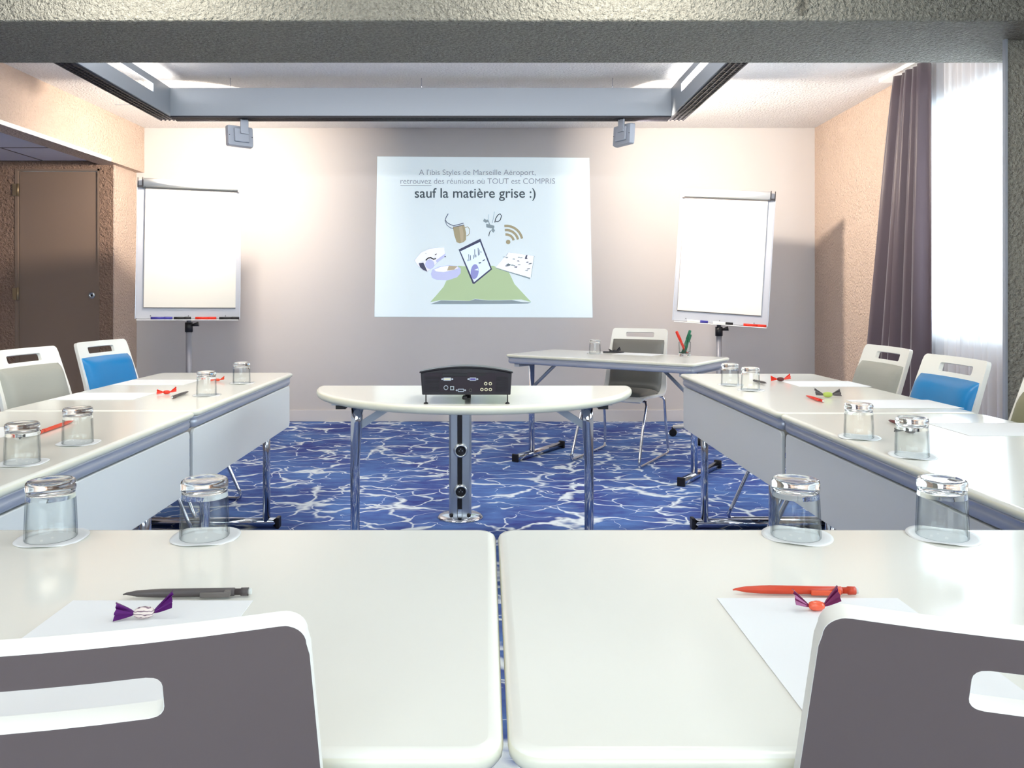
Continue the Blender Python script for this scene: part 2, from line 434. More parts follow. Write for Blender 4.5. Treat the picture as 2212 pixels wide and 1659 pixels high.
MB().lathe([(.011,0),(.011,.005)], 20, M=Mk).build('keyhole', M_black, door)

# bulkhead over the recess, white trim along its lower edge, suspended ceiling behind it
def soffx(y): return -3.126-0.030*(BW-y)
sb = MB()
sb.add([(soffx(BW),BW,SOF),(soffx(Y0),Y0,SOF),(soffx(Y0)-.10,Y0,SOF),(XL-.12,DY,SOF),(XL-.12,BW,SOF),
        (soffx(BW),BW,CZ),(soffx(Y0),Y0,CZ),(soffx(Y0)-.10,Y0,CZ),(XL-.12,DY,CZ),(XL-.12,BW,CZ)],
       [(0,1,2,3,4),(5,9,8,7,6),(0,5,6,1),(1,6,7,2),(2,7,8,3),(3,8,9,4),(4,9,5,0)])
struct(sb.build('trim_bulkhead', M_wallp))
tb = MB(); ya, yb = 6.62, Y0+.01
tb.add([(soffx(ya)+.001,ya,SOF-.004),(soffx(yb)+.001,yb,SOF-.004),(soffx(yb)+.012,yb,SOF-.004),(soffx(ya)+.012,ya,SOF-.004),
        (soffx(ya)+.001,ya,SOF+.026),(soffx(yb)+.001,yb,SOF+.026),(soffx(yb)+.012,yb,SOF+.026),(soffx(ya)+.012,ya,SOF+.026)],
       [(0,3,2,1),(4,5,6,7),(0,1,5,4),(1,2,6,5),(2,3,7,6),(3,0,4,7)])
struct(tb.build('trim_1', M_trim))
sc_ = MB(); sc_.box(-6.1, -3.23, Y0, DY-.001, SOF+.035, SOF+.06)
tg = []
for y in [DY-.001-.6*i for i in range(0, 15)]: sc_.box(-6.1, -3.24, y-.008, y, SOF+.031, SOF+.036, 1)
for x in [-3.80-.6*i for i in range(0, 4)]: sc_.box(x-.008, x, Y0, DY, SOF+.031, SOF+.036, 1)
struct(sc_.build('ceiling_suspended', [M_tile, M_gpen]))
# beam and column
BZ = 2.35; B0 = F*(BZ-EYE)/595.; B1 = F*(BZ-EYE)/503.
struct(MB().box(-3.3, 2.95, B0, B1, BZ, CZ).build('beam', M_beam, bevel=.012))
cv = MB(); cv.box(-2.85, 2.25, B1+.001, B1+.05, 2.42, 2.44); cv.box(-2.85, 2.25, B1+.001, B1+.02, 2.44, 2.47)
struct(cv.build('fill_strip_holder', M_white))  # unseen holder for the fill strip added behind the beam
cx0 = (2171-PX)/F*3.73
cm = MB(); cm.prism([(cx0, 3.73), (rwx(3.73)+.0, 3.73), (rwx(4.1), 4.10), (cx0+.245, 4.10), (cx0+.012, 3.765)], 0, BZ+.0)
struct(cm.build('column', M_colm, bevel=.006))
MB().box(cx0-.004, cx0+.008, 3.722, 3.742, 0, BZ).build('trim_2', M_silver)['kind'] = 'structure'
# skirting
struct(MB().box(XL, rwx(BW), BW-.016, BW-.0005, 0, .105).build('baseboard_back', M_base, bevel=.003))
bb = MB(); bb.add([(rwx(BW)-.014,BW-.016,0),(rwx(4.1)-.014,4.1,0),(rwx(4.1)-.001,4.1,0),(rwx(BW)-.001,BW-.016,0),(rwx(BW)-.014,BW-.016,.105),(rwx(4.1)-.014,4.1,.105),(rwx(4.1)-.001,4.1,.105),(rwx(BW)-.001,BW-.016,.105)],
   [(0,3,2,1),(4,5,6,7),(0,1,5,4),(1,2,6,5),(2,3,7,6),(3,0,4,7)])
struct(bb.build('baseboard_right', M_base))
struct(MB().box(-2.98, -2.62, 6.36, 6.366, CZ-.004, CZ-.0005).build('trim_3', M_silver))

# unseen lamp bodies made up for the added ceiling fill lights
M_lampw = mat('fill_panel_diffuser', (255, 250, 238), .5, emis=((255, 246, 230), 2.0))
first = None
for i, x in enumerate((-1.5, 0.6)):
    for j, y in enumerate((-0.6, 1.2, 2.85)):
        r_ = thing('fill_panel_lamp', 'added unseen square white ceiling panel lamp over the near tables', 'lamp', (x, y, CZ), 0, 'added ceiling panel lamps')
        fr = MB()
        for a in ((-.31,.31,-.31,-.29),(-.31,.31,.29,.31),(-.31,-.29,-.29,.29),(.29,.31,-.29,.29)): fr.box(a[0],a[1],a[2],a[3],-.02,0)
        fr.build('frame', M_white, r_)
        MB().box(-.29,.29,-.29,.29,-.012,-.001).build('diffuser', M_lampw, r_)

# ------------------------------------------------------------------ hanging aluminium lighting frame with its floods
FZ0, FZ1, FY = 2.40, 2.595, 5.53
fx0, fx1 = (368-PX)/F*FY, (1450-PX)/F*FY
M_frame = mat('brushed_frame', (142, 149, 156), 0.42, 0.25, bump=(120, .15, .001, 'noise'))
M_louv = mat('black_louvre', (26, 26, 34), .5)
lf = thing('lighting_frame', 'grey brushed metal rectangular lighting frame hanging under the ceiling', 'light frame', (0,0,0))
MB().box(fx0, fx1, FY, FY+.012, FZ0, FZ1).build('fascia', M_frame, lf)
MB().box(fx0, fx1, FY+.11, FY+.122, FZ0, FZ1).build('fascia', M_frame, lf)
def side_plate(x, t):
    mb = MB(); ya, yb = B1+.02, FY+.122
    w0, w1, za, zb = ya+.1, FY-.28, FZ0+.095, FZ0+.150
    mb.box(x, x+t, ya, yb, FZ0, za); mb.box(x, x+t, ya, yb, zb, FZ1)
    mb.box(x, x+t, ya, w0, za, zb); mb.box(x, x+t, w1, yb, za, zb)
    return mb
for x, t in ((fx0-.012, .012), (fx1, .012)):
    side_plate(x, t).build('side_plate', M_frame, lf)
for x, t in ((fx0-.125, .012), (fx1+.113, .012)):
    MB().box(x, x+t, B1+.02, FY+.122, FZ0, FZ0+.09).build('side_plate', M_frame, lf)
lv = MB()
n = 110
for i in range(n):
    x = fx0+(fx1-fx0)*(i+.5)/n
    lv.box(x-.006, x+.006, FY+.012, FY+.11, FZ0-.008, FZ0+.012)
for yy in (FY+.0, FY+.03, FY+.06, FY+.09, FY+.112): lv.box(fx0, fx1, yy, yy+.010, FZ0-.012, FZ0+.001)
lv.build('louvre', M_louv, lf)
for xa in (fx0-.113, fx1+.012):
    lv = MB(); L_ = FY+.11-(B1+.02)
    for i in range(46):
        y = B1+.02+L_*(i+.5)/46; lv.box(xa, xa+.101, y-.006, y+.006, FZ0-.006, FZ0+.010)
    for k in range(4): lv.box(xa+.001+k*.0303, xa+.010+k*.0303, B1+.02, FY+.11, FZ0-.010, FZ0+.001)
    lv.build('louvre', M_louv, lf)
for x in (fx0+.4, (fx0+fx1)/2, fx1-.4):
    MB().tube([(x, FY+.06, FZ1-.02), (x, FY+.06, CZ)], .003).build('suspension_cable', M_chrome, lf)
MB().box(fx0, fx1, FY+.012, FY+.11, FZ0+.03, FZ0+.034).build('inner_tray', M_white, lf)
for x in (fx0-.06, fx1+.06):
    MB().tube([(x, 4.6, FZ0+.01), (x, 4.6, CZ)], .003).build('suspension_cable', M_chrome, lf)

def flood(loc, nrm, label):
    o = thing('wall_flood_lamp', label, 'lamp', loc, 0, 'flood lamps under the lighting frame')
    nrm = Vector(nrm); yaw = math.atan2(nrm.y, nrm.x)-PI/2; pitch = math.asin(nrm.z)
    P = T(0,0,0, rz=yaw) @ Matrix.Rotation(pitch, 4, 'X')
    mb = MB(); mb.layers([[(x,-.012,z) for x,z in rrect(.182,.140,.012)],[(x,.010,z) for x,z in rrect(.19,.148,.014)],[(x,.030,z) for x,z in rrect(.19,.148,.014)]], M=P)
    mb.build('housing', M_silver, o, bevel=.003)
    mb = MB(); mb.box(-.05,.058,-.030,-.011,-.045,.052, M=P); mb.build('gear_box', M_silver, o, bevel=.006)
    mb = MB(); mb.box(-.085,.085,.030,.034,-.065,.065, M=P); mb.build('lamp_glass', mat('lamp_glass', (255,240,220), .3, emis=((255,232,200), 6)), o)
    for sx in (-1, 1): MB().lathe([(.003,0),(.003,.003)], 10, M=P @ T(sx*.083, -.012, 0, rx=PI/2)).build('screw', M_black, o)
    mb = MB(); top = FZ0-loc[2]-.012+.02
    mb.box(-.010,.048,-.035,-.022, .02, top, M=T(rz=yaw)); mb.box(-.010,.048,-.04,-.012,.015,.03, M=T(rz=yaw))
    mb.build('bracket', M_silver, o, bevel=.002)
    return o
flood(FL_L, NL, 'square grey flood lamp under the frame, nearer the left flip chart')
flood(FL_R, NR, 'grey flood lamp under the frame turned sideways, right of the projected slide')

# ------------------------------------------------------------------ curtains
def curtain(name, x_c, y0, y1, z0, z1, folds, amp, material, flare=0, label='', cat='curtain', seg=8, pinch=0):
    mb = MB(); nu = folds*seg; nz = 14
    rows = []
    for j in range(nz+1):
        t = j/nz; z = z0+(z1-z0)*t; row = []
        for i in range(nu+1):
            u = i/nu
            fl = flare*(1-t)**0.8
            y = y0+(y1-y0)*u + fl*(u)
            a = amp*(0.65+0.35*(1-t))*(0.8+.3*math.sin(3.1*i/seg))
            ph = 2*PI*u*folds + 0.5*math.sin(2.2*t+u*9)
            x = x_c(y) + a*math.sin(ph) + .3*a*math.sin(2*ph+1.3) - flare*.30*(1-t)*u
            y += .35*a*math.cos(ph*1.0+.7)
            row.append((x, y, z))
        rows.append(row)
    v = [p for r in rows for p in r]; f = []
    for j in range(nz):
        for i in range(nu): f.append((j*(nu+1)+i, j*(nu+1)+i+1, (j+1)*(nu+1)+i+1, (j+1)*(nu+1)+i))
    mb.add(v, f, 0, True); o = mb.build(name, material)
    return o
o = curtain('curtain', lambda y: 2.79, 5.01, 5.37, 0.02, CZ-.05, 5, .046, M_curt, flare=.30)
md = o.modifiers.new('thickness', 'SOLIDIFY'); md.thickness = .003
tag(o, 'dark aubergine satin curtain gathered beside the window', 'curtain')
o = curtain('sheer_curtain', lambda y: 2.872, 4.05, 5.17, 0.03, CZ-.03, 17, .022, M_sheer, flare=0)
tag(o, 'white sheer curtain hanging in front of the bright window', 'curtain')
tk = MB(); tk.box(2.77, 2.89, 3.9, 5.6, CZ-.03, CZ-.001)
tag(tk.build('curtain_rail', M_white), 'white curtain rail on the ceiling above the window', 'curtain rail')

# ------------------------------------------------------------------ tables
TZ = 0.74
TOP = [(.014,0),(.006,-.0012),(.002,-.004),(0,-.009),(.001,-.015),(.005,-.020),(.010,-.022)]
def make_table(label, loc, rz, L=1.4, D=.7, panel=True, feet=True, group=None, up=.04, foot_in=.10):
    t = thing('folding_table', label, 'table', loc, rz, group)
    mb = MB(); slab(mb, rrect(L-.006, D, .032), TOP, TZ, mis=[0,0,1,1,1,1])
    mb.build('tabletop', [M_lam, M_edge], t)
    # aluminium perimeter rail with rounded belly
    mb = MB(); poly = rrect(L-.03, D-.022, .024)
    slab(mb, poly, [(.0,0),(0,-.006),(.004,-.011),(.001,-.018),(.001,-.028),(.005,-.036),(.012,-.041),(.030,-.042)], TZ-.022)
    mb.build('edge_rail', M_alu, t)
    if panel:
        py = -D/2+.026; mb = MB()
        q = rrect(L-.03, .215, .022, cy=0)
        Mx = T(0, py, TZ-.0665-.1075, rx=PI/2)
        mb.layers([[(x,z,-.007) for x,z in q],[(x,z,.007) for x,z in q]], M=Mx)
        pn = mb.build('modesty_panel', M_panel, t, bevel=.003)
        for x in (-.45,-.15,.15,.45):
            hb = MB(); hb.box(x-.05, x+.05, py+.008, py+.016, TZ-.092, TZ-.060); hb.tube([(x-.05,py+.010,TZ-.068),(x+.05,py+.010,TZ-.068)], .004, 8)
            hb.build('hinge', M_alu, pn)
    for s in (-1, 1):
        x = s*(L/2-foot_in); y = -D/2+up
        lg = MB(); yy = y+.03
        lg.tube([(x, yy, .035),(x, yy, TZ-.062)], .018, 16, sx=1.2)
        lo = lg.build('leg', M_chrome, t)
        br = MB(); br.box(x-.02, x+.02, -D/2+.03, D/2-.03, TZ-.085, TZ-.0625)
        xi = x-s*.20
        br.box(min(x,xi)-.012, max(x,xi)+.012, yy-.03, yy+.03, TZ-.075, TZ-.0625)
        br.build('bracket', M_silver, lo)
        bc = MB(); ang = math.atan2(.17, .17)
        bc.tube([(xi, yy, TZ-.07),(x, yy, TZ-.25)], .012, 4)
        bc.build('brace', M_silver, lo)
        ft = MB(); ft.tube([(x, -D/2+.012, .026),(x, D/2-.012, .026)], .024, 12, sx=.9); ft.build('foot', M_chrome, lo)
        for q in (-1, 1): MB().box(x-.024, x+.024, q*(D/2-.012)-.009, q*(D/2-.012)+.009, 0, .054).build('foot_cap', M_black, lo, bevel=.004)
    return t
GT = 'white folding conference tables'
LX = -1.366; RX = 1.352
make_table('far white table of the left row, grey flap at its inner side', (LX, 4.185-.7, 0), R(90), group=GT, foot_in=.27)
make_table('near white table of the left row, two glasses near its inner edge', (LX, 2.782-.7, 0), R(90), group=GT, foot_in=.26)
make_table('far white table of the right row, just before the presenter table', (RX, 3.430, 0), R(-90), group=GT, foot_in=.23)
make_table('near white table of the right row, two glasses near its inner edge', (RX, 2.055, 0), R(-90), L=1.34, group=GT, foot_in=.26)
make_table('front left white table with grey pencil, below the left pair of glasses', (.0185-.7, 1.0345, 0), PI, D=.68, group=GT, panel=False)
make_table('front right white table with red pencil, below the right pair of glasses', (.0165+.7, 1.0345, 0), PI, D=.68, group=GT, panel=False)
pa = R(-36)
make_table('angled white presenter table near the back wall, seen mostly from its edge', (.868, 5.37, 0), pa, D=.65, L=1.37, group=GT, panel=False, up=.19, foot_in=.085)

# half-round table
HC = Vector((-.054, 3.587)); HR = .70
ht = thing('half_round_table', 'white half-round table carrying the black projector', 'table', (HC.x, HC.y, 0))
poly = []
rc = .05
for i in range(41):
    a = PI+ R(4) + (PI-R(8))*i/40
    poly.append((HR*math.cos(a), HR*math.sin(a)*.995))
# rounded ends
poly = poly + [(HR*.997, -.02), (HR*.985, -.006), (HR*.96, 0), (0, 0), (-HR*.96, 0), (-HR*.985, -.006), (-HR*.997, -.02)]
mb = MB(); slab(mb, poly, [(.02,0),(.012,-.001),(.005,-.004),(.001,-.010),(0,-.018),(.003,-.026),(.010,-.032),(.02,-.034)], TZ, mis=[0,0,1,1,1,1,1])
mb.build('tabletop', [M_lam, M_edge], ht)
for s in (-1, 1):
    lx = s*.485-.006; ly = -.30
    ll = MB(); ll.tube([(lx-s*.012, ly, TZ-.04),(lx-s*.006, ly, TZ-.12),(lx, ly, .45),(lx, ly, .01)], [.026,.024,.020,.018], 16)
    lo = ll.build('leg', M_chrome, ht)
    cp = MB(); cp.lathe([(.02,0),(.022,.02),(.019,.028)], 16, M=T(lx, ly, 0)); cp.build('foot_cap', M_black, lo)
    rb = MB(); rb.box(lx-.09, lx+.05, ly-.04, ly+.03, TZ-.045, TZ-.034) if s<0 else rb.box(lx-.05, lx+.09, ly-.04, ly+.03, TZ-.045, TZ-.034)
    rb.build('bracket', M_silver, lo)
    bk = MB(); bx = lx+s*.055; bk.box(bx-.02, bx+.02, ly-.03, ly+.02, TZ-.062, TZ-.046); bk.build('stopper', M_black, lo)
    br = MB(); br.add([(lx-s*.015,ly-.004,TZ-.155),(lx-s*.015,ly-.004,TZ-.120),(lx-s*.20,ly-.004,TZ-.035),(lx-s*.15,ly-.004,TZ-.035),
                       (lx-s*.015,ly+.010,TZ-.155),(lx-s*.015,ly+.010,TZ-.120),(lx-s*.20,ly+.010,TZ-.035),(lx-s*.15,ly+.010,TZ-.035)],
                      [(0,1,3,2),(4,6,7,5),(0,4,5,1),(1,5,7,3),(3,7,6,2),(2,6,4,0)]); br.build('brace', M_silver, lo)

# power column on the floor
pcx, pcy = (994.5-PX)/F*4.10, 4.10
pc = thing('power_column', 'short aluminium power column with two round sockets under the half-round table', 'power column', (pcx, pcy, 0))
mb = MB(); mb.lathe([(.118,0),(.118,.006),(.105,.014),(.075,.020),(.03,.022)], 48); mb.build('base_plate', M_chrome, pc)
mb = MB()
prof = [(-.057,-.028),(-.047,-.038),(-.014,-.038),(-.014,-.030),(.010,-.030),(.010,-.038),(.047,-.038),(.057,-.028),(.057,.028),(.047,.038),(-.047,.038),(-.057,.028)]
mb.prism(prof, .02, .66); mb.build('post', M_alu2, pc, bevel=.0015)
mb = MB(); mb.box(-.013,.009,-.0335,-.0305,.05,.655); mb.build('cable_slot', M_black, pc)
for zz in (EYE-(973-PY)/F*4.06, EYE-(1061-PY)/F*4.06):
    Ms = T(.002, -.038, zz, rx=PI/2, rz=R(6))
    so = MB().lathe([(.030,-.006),(.036,0),(.036,.012),(.032,.022),(.026,.024),(.025,.012)], 32, M=Ms, cap0=False, cap1=False).build('power_socket', M_alu2, pc)
    MB().lathe([(.0255,.004),(.0255,.0125),(.020,.015)], 28, M=Ms).build('socket_face', M_black, so)
    for sx in (-.008, .008): MB().lathe([(.0025,.0145),(.0025,.0165)], 8, M=Ms @ T(sx, 0, 0)).build('contact', M_alu, so)
    MB().lathe([(.002,.0145),(.002,.022)], 8, M=Ms @ T(0, .010, 0)).build('contact', M_alu, so)
for sx in (-.045, .045):
    MB().lathe([(.010,0),(.010,.006),(.006,.010)], 12, M=T(sx, -.046, .021)).build('screw', M_black, pc)

# ------------------------------------------------------------------ projector
jd = 2.955; jx = (1008-PX)/F*jd
pj = thing('projector', 'black video projector, its connector side facing the camera, on the half-round table', 'projector', (jx, jd, TZ))
def jp(zx, zy):
    px = 880+zx*.1175; py = 770+zy*.1175
    return ((px-1008)/F*jd, EYE-(py-PY)/F*jd-TZ)
bl = jp(255,722); br_ = jp(1912,722); tl = jp(228,262); tr = jp(1935,262); mid = jp(1080,165)
def body(top_off, y, ins=0):
    pts = [(bl[0]+ins, bl[1]+ins), (br_[0]-ins, br_[1]+ins), (tr[0]-ins, tr[1]+top_off)]
    for i in range(1, 16):
        t = i/16; x = tr[0]+(tl[0]-tr[0])*t; z = tr[1]+(mid[1]-tr[1])*(1-(2*t-1)**2)+top_off
        pts.append((x, z))
    pts.append((tl[0]+ins, tl[1]+top_off)); return [(x, y, z) for x, z in pts]
mb = MB(); mb.layers([body(-.008, .004, .003), body(-.009, .0, .004), ][::-1]+[body(-.018, .20, .002), body(-.028, .245, .012)], smooth=False)
mb.build('housing', M_dark, pj, bevel=.003)
lid = MB()
def arc(y, off, th):
    pts = []
    for i in range(17):
        t = i/16; x = (tr[0]+.001)+(tl[0]-tr[0]-.002)*t; z = tr[1]+(mid[1]-tr[1])*(1-(2*t-1)**2)+off; pts.append((x, y, z+th))
    for i in range(16, -1, -1):
        t = i/16; x = (tr[0]+.001)+(tl[0]-tr[0]-.002)*t; z = tr[1]+(mid[1]-tr[1])*(1-(2*t-1)**2)+off; pts.append((x, y, z))
    return pts
lid.layers([arc(-.006, -.009, .006), arc(.02, -.009, .007), arc(.20, -.020, .006), arc(.25, -.030, .005)]); lid.build('top_cover', mat('satin_black', (40, 38, 42), .22), pj, bevel=.002)
M_bay = mat('dark_purple_plastic', (36, 20, 32), .5)
x0, z0 = jp(600, 655); x1, z1 = jp(1320, 290)
MB().box(jp(310,0)[0], jp(1850,0)[0], -.002, .001, jp(0,655)[1], jp(0,300)[1]).build('connector_panel', M_bay, pj)
for (a, b) in ((330, 590), (1630, 1840)):
    vg = MB()
    for k in range(8):
        zz = jp(0, 380+k*36)[1]; vg.box(jp(a,0)[0], jp(b,0)[0], -.005, -.001, zz-.0015, zz+.0012)
    vg.build('vent_grille', M_black, pj)
def ring(zx, zy, ro, ri, m1, m2, name='audio_socket'):
    x, z = jp(zx, zy); Ms = T(x, -.002, z, rx=PI/2)
    o = MB().lathe([(ro,0),(ro,.004),(ri,.004),(ri,.001)], 18, M=Ms, cap0=False, cap1=False).build(name, m1, pj)
    MB().lathe([(ri,0),(ri,.0012)], 14, M=Ms).build('contact', m2, o)
def dport(zx, zy, w_, h_, col, name='video_port'):
    x, z = jp(zx, zy)
    o = MB()
    o.layers([[(x+a, -.002, z+b) for a, b in rrect(w_, h_, h_*.3)], [(x+a, -.006, z+b) for a, b in rrect(w_, h_, h_*.3)]])
    for s in (-1, 1): o.lathe([(.0032,.0),(.0032,.006)], 10, M=T(x+s*(w_/2+.004), -.002, z, rx=PI/2))
    o = o.build(name, M_alu, pj)
    MB().box(x-w_*.38, x+w_*.38, -.0072, -.0055, z-h_*.28, z+h_*.28).build('port_face', col, o)
M_vga = mat('violet_port', (96, 80, 160), .5); M_crm = mat('cream_port', (230, 222, 190), .5)
dport(735, 415, .030, .011, M_crm); dport(1205, 415, .026, .011, M_vga); dport(985, 620, .024, .011, M_black)
for zx, zy in ((1440,498),(1525,498),(1370,606),(1447,606),(1525,606)): ring(zx, zy, .0062, .0034, M_crm, M_black)
ring(710, 572, .0085, .0065, M_alu, M_black, 'round_socket'); ring(1160, 620, .006, .004, M_gpen, M_black, 'audio_socket')
x, z = jp(823, 580); o = MB().box(x-.0075, x+.0075, -.005, -.001, z-.0075, z+.0075).build('square_port', M_alu2, pj, bevel=.001); MB().box(x-.0045, x+.0045, -.0062, -.0045, z-.0045, z+.0045).build('port_face', M_black, o)
mb = MB(); xa, za = jp(640, 365); xb, zb = jp(1100, 305); mb.box(xa, xb, -.004, -.001, za, zb); mb.build('cover_slot', M_black, pj, bevel=.001)
mb = MB(); xa, za = jp(1270, 350); xb, zb = jp(1440, 310); mb.box(xa, xb, -.0045, -.001, za, zb); mb.build('security_slot', M_black, pj)
for zx in (337, 1842):
    x, z = jp(zx, 722); mb = MB(); mb.tube([(x, .012, 0.003),(x, .012, z+.004)], .0022, 10); mb.lathe([(.0085,0),(.0085,.003),(.004,.006)], 16, M=T(x,.012,0)); mb.build('leg', M_black, pj)
x, z = jp(1050, 760); MB().lathe([(.006,0),(.009,.002),(.009,.010),(.005,.016)], 16, M=T(x, .012, z-.008)).build('levelling_foot', M_black, pj)
MB().lathe([(.012,0),(.011,bl[1]+.003)], 16, M=T(0, .2, 0)).build('levelling_foot', M_black, pj)
lx = MB().lathe([(.034,0),(.036,.006),(.034,.012),(.026,.012)], 28, M=T(.09,.246,.07, rx=-PI/2), cap0=False).build('lens', M_glass, pj)

# ------------------------------------------------------------------ projected slide on the wall
SY = BW-.004
def wp(px, py, y=SY): return ((px-PX)/F*y, y, EYE-(py-PY)/F*y)
def emi(name, rgb, k=.36): return mat(name, rgb, .9, spec=.05, emis=(rgb, k))
sl = thing('projected_slide', 'bright projected slide with french text and a picture of a green cushion', 'projection', wp(1044, 512, BW-.003))
so = sl.location.copy()
def flat(mb, pts, off, mi=0):
    """flat patch of the projected image, off = layer above the wall"""
    y = BW-off
    v = [Vector(wp(px, py, SY))-Vector((so.x, 0, so.z)) for px, py in pts]
    v = [(p.x, y-so.y, p.z) for p in v]; v2 = [(p[0], p[1]+.0004, p[2]) for p in v]
    n_ = len(v); mb.add(v+v2, [tuple(range(n_)), tuple(range(2*n_-1, n_-1, -1))]+[(i, (i+1) % n_, n_+(i+1) % n_, n_+i) for i in range(n_)], mi)
mb = MB(); flat(mb, [(815,338),(1273,341),(1280,686),(809,684)], .004)
mb.build('slide_background', emi('slide_white', (224, 238, 243), .24), sl)
def text(txt, px0, px1, base, off, m, thick=0.0, name='slide_text', ysc=1.0):
    cu = bpy.data.curves.new('t', 'FONT'); cu.body = txt; cu.size = 1; cu.offset = thick; cu.fill_mode = 'FRONT'; cu.extrude = 0
    ob = bpy.data.objects.new('t', cu); COL.objects.link(ob)
    dg = bpy.context.evaluated_depsgraph_get(); dg.update()
    me = bpy.data.meshes.new_from_object(ob.evaluated_get(dg)); bpy.data.objects.remove(ob)
    xs = [v.co.x for v in me.vertices]; a, b = min(xs), max(xs)
    X0 = wp(px0, base)[0]-so.x; X1 = wp(px1, base)[0]-so.x; Z0 = wp(px0, base)[2]-so.z
    s = (X1-X0)/(b-a)
    for v in me.vertices:
        x_, y_ = v.co.x, v.co.y; v.co = (X0+(x_-a)*s, BW-off-so.y, Z0+y_*s*ysc)
    me.materials.clear(); me.materials.append(m); me.name = name
    o = bpy.data.objects.new(name, me); COL.objects.link(o); o.parent = sl
    return o
E_lt = emi('slide_light_grey', (146, 149, 156), .28); E_dk = emi('slide_dark_grey', (84, 94, 100), .18)
text("A l'ibis Styles de Marseille Aéroport,", 905, 1157, 378, .006, E_lt, 0)
text("retrouvez des réunions où TOUT est COMPRIS", 865, 1199, 397, .006, E_lt, 0)
text("sauf la matière grise", 896, 1134, 427, .006, E_dk, .008); text(":)", 1144, 1157, 427, .006, E_dk, .008)
mb = MB(); flat(mb, [(865,400.5),(932,400.5),(932,401.8),(865,401.8)], .006); mb.build('underline', E_lt, sl)
def zp(pts): return [(880+x*.14465, 440+y*.14465) for x, y in pts]
def stroke(mb, pts, w_, off, mi=0):
    pts = [Vector(p) for p in zp(pts)]; l = []; r = []
    for i, p in enumerate(pts):
        t = (pts[min(i+1, len(pts)-1)]-pts[max(i-1, 0)]).normalized(); n_ = Vector((-t.y, t.x))*w_/2
        l.append(tuple(p+n_)); r.append(tuple(p-n_))
    for i in range(len(pts)-1): flat(mb, [l[i], l[i+1], r[i+1], r[i]], off, mi)
E_grn = emi('slide_green', (168, 190, 152)); E_gsh = emi('slide_grey_shadow', (132, 146, 152)); E_tan = emi('slide_tan', (160, 152, 126), .32)
E_mug2 = emi('slide_tan_light', (178, 168, 144), .3); E_lav = emi('slide_lavender', (186, 192, 226)); E_whi = emi('slide_pure_white', (246, 248, 252), .3)
E_frm = emi('slide_slate', (82, 86, 108), .2); E_scr = emi('slide_pale_blue', (212, 226, 246), .45); E_pur = emi('slide_violet', (140, 144, 196)); E_blk = emi('slide_black', (48, 50, 54), .1)
# cushion
mb = MB()
flat(mb, zp([(600,1110),(760,925),(900,940),(1280,925),(1520,1030),(1600,1200),(1720,1330),(1850,1470),(1700,1430),(1560,1435),(1380,1440),(1200,1440),(1010,1420),(930,1450),(720,1445),(500,1440),(340,1470),(430,1370),(540,1240)]), .0055)
flat(mb, zp([(340,1500),(500,1445),(720,1450),(930,1452),(1010,1425),(1200,1445),(1380,1445),(1560,1440),(1720,1470),(1850,1475),(1800,1490),(1500,1496),(900,1500)]), .0052, 1)
mb.build('cushion_picture', [E_grn, E_gsh], sl)
# mug with splash
mb = MB(); flat(mb, zp([(680,350),(850,320),(878,440),(876,540),(840,575),(780,592),(735,575),(700,470)]), .0055)
flat(mb, zp([(770,345),(815,335),(840,440),(835,560),(800,575),(785,450)]), .006, 1)
stroke(mb, [(855,360),(900,345),(930,380),(928,440),(905,475),(880,482)], 1.6, .0058)
stroke(mb, [(610,150),(580,200),(565,240),(590,280),(640,310),(690,330),(770,310),(840,290)], 1.6, .006, 2); stroke(mb, [(560,250),(590,320),(640,360),(690,372)], 1.2, .006, 2)
stroke(mb, [(680,350),(760,335),(850,318)], 1.3, .0062, 2)
mb.build('mug_picture', [E_tan, E_mug2, E_frm], sl)
# tumbling keys and cable
mb = MB()
for q in ([(1150,220),(1180,245),(1200,240),(1210,270),(1170,285),(1130,262)], [(1175,300),(1230,310),(1300,330),(1295,370),(1240,365),(1180,355)], [(1275,355),(1310,400),(1285,435),(1250,400)]): flat(mb, zp(q), .0055)
stroke(mb, [(1300,120),(1270,290)], .9, .0055); stroke(mb, [(1215,160),(1215,300)], .7, .0055); stroke(mb, [(1190,240),(1215,270),(1230,320)], 2, .0056)
stroke(mb, [(1305,280),(1320,220),(1350,170),(1385,150),(1405,180),(1390,240),(1350,270),(1320,265)], 1.7, .0055, 1); stroke(mb, [(1240,400),(1225,440),(1215,485)], 1.5, .0055, 1)
mb.build('gadget_picture', [E_gsh, E_blk], sl)
# radio wave sign
mb = MB(); cxz, cyz = 1505, 572
flat(mb, zp([(cxz+34*math.cos(2*PI*i/20), cyz+34*math.sin(2*PI*i/20)) for i in range(20)]), .0055)
for rr in (112, 178, 240):
    stroke(mb, [(cxz-28+rr*math.cos(a), cyz+0+rr*math.sin(a)) for a in [R(-97+ (97-12)*i/14) for i in range(15)]], 5.2, .0055)
mb.build('wireless_sign_picture', [E_tan], sl)
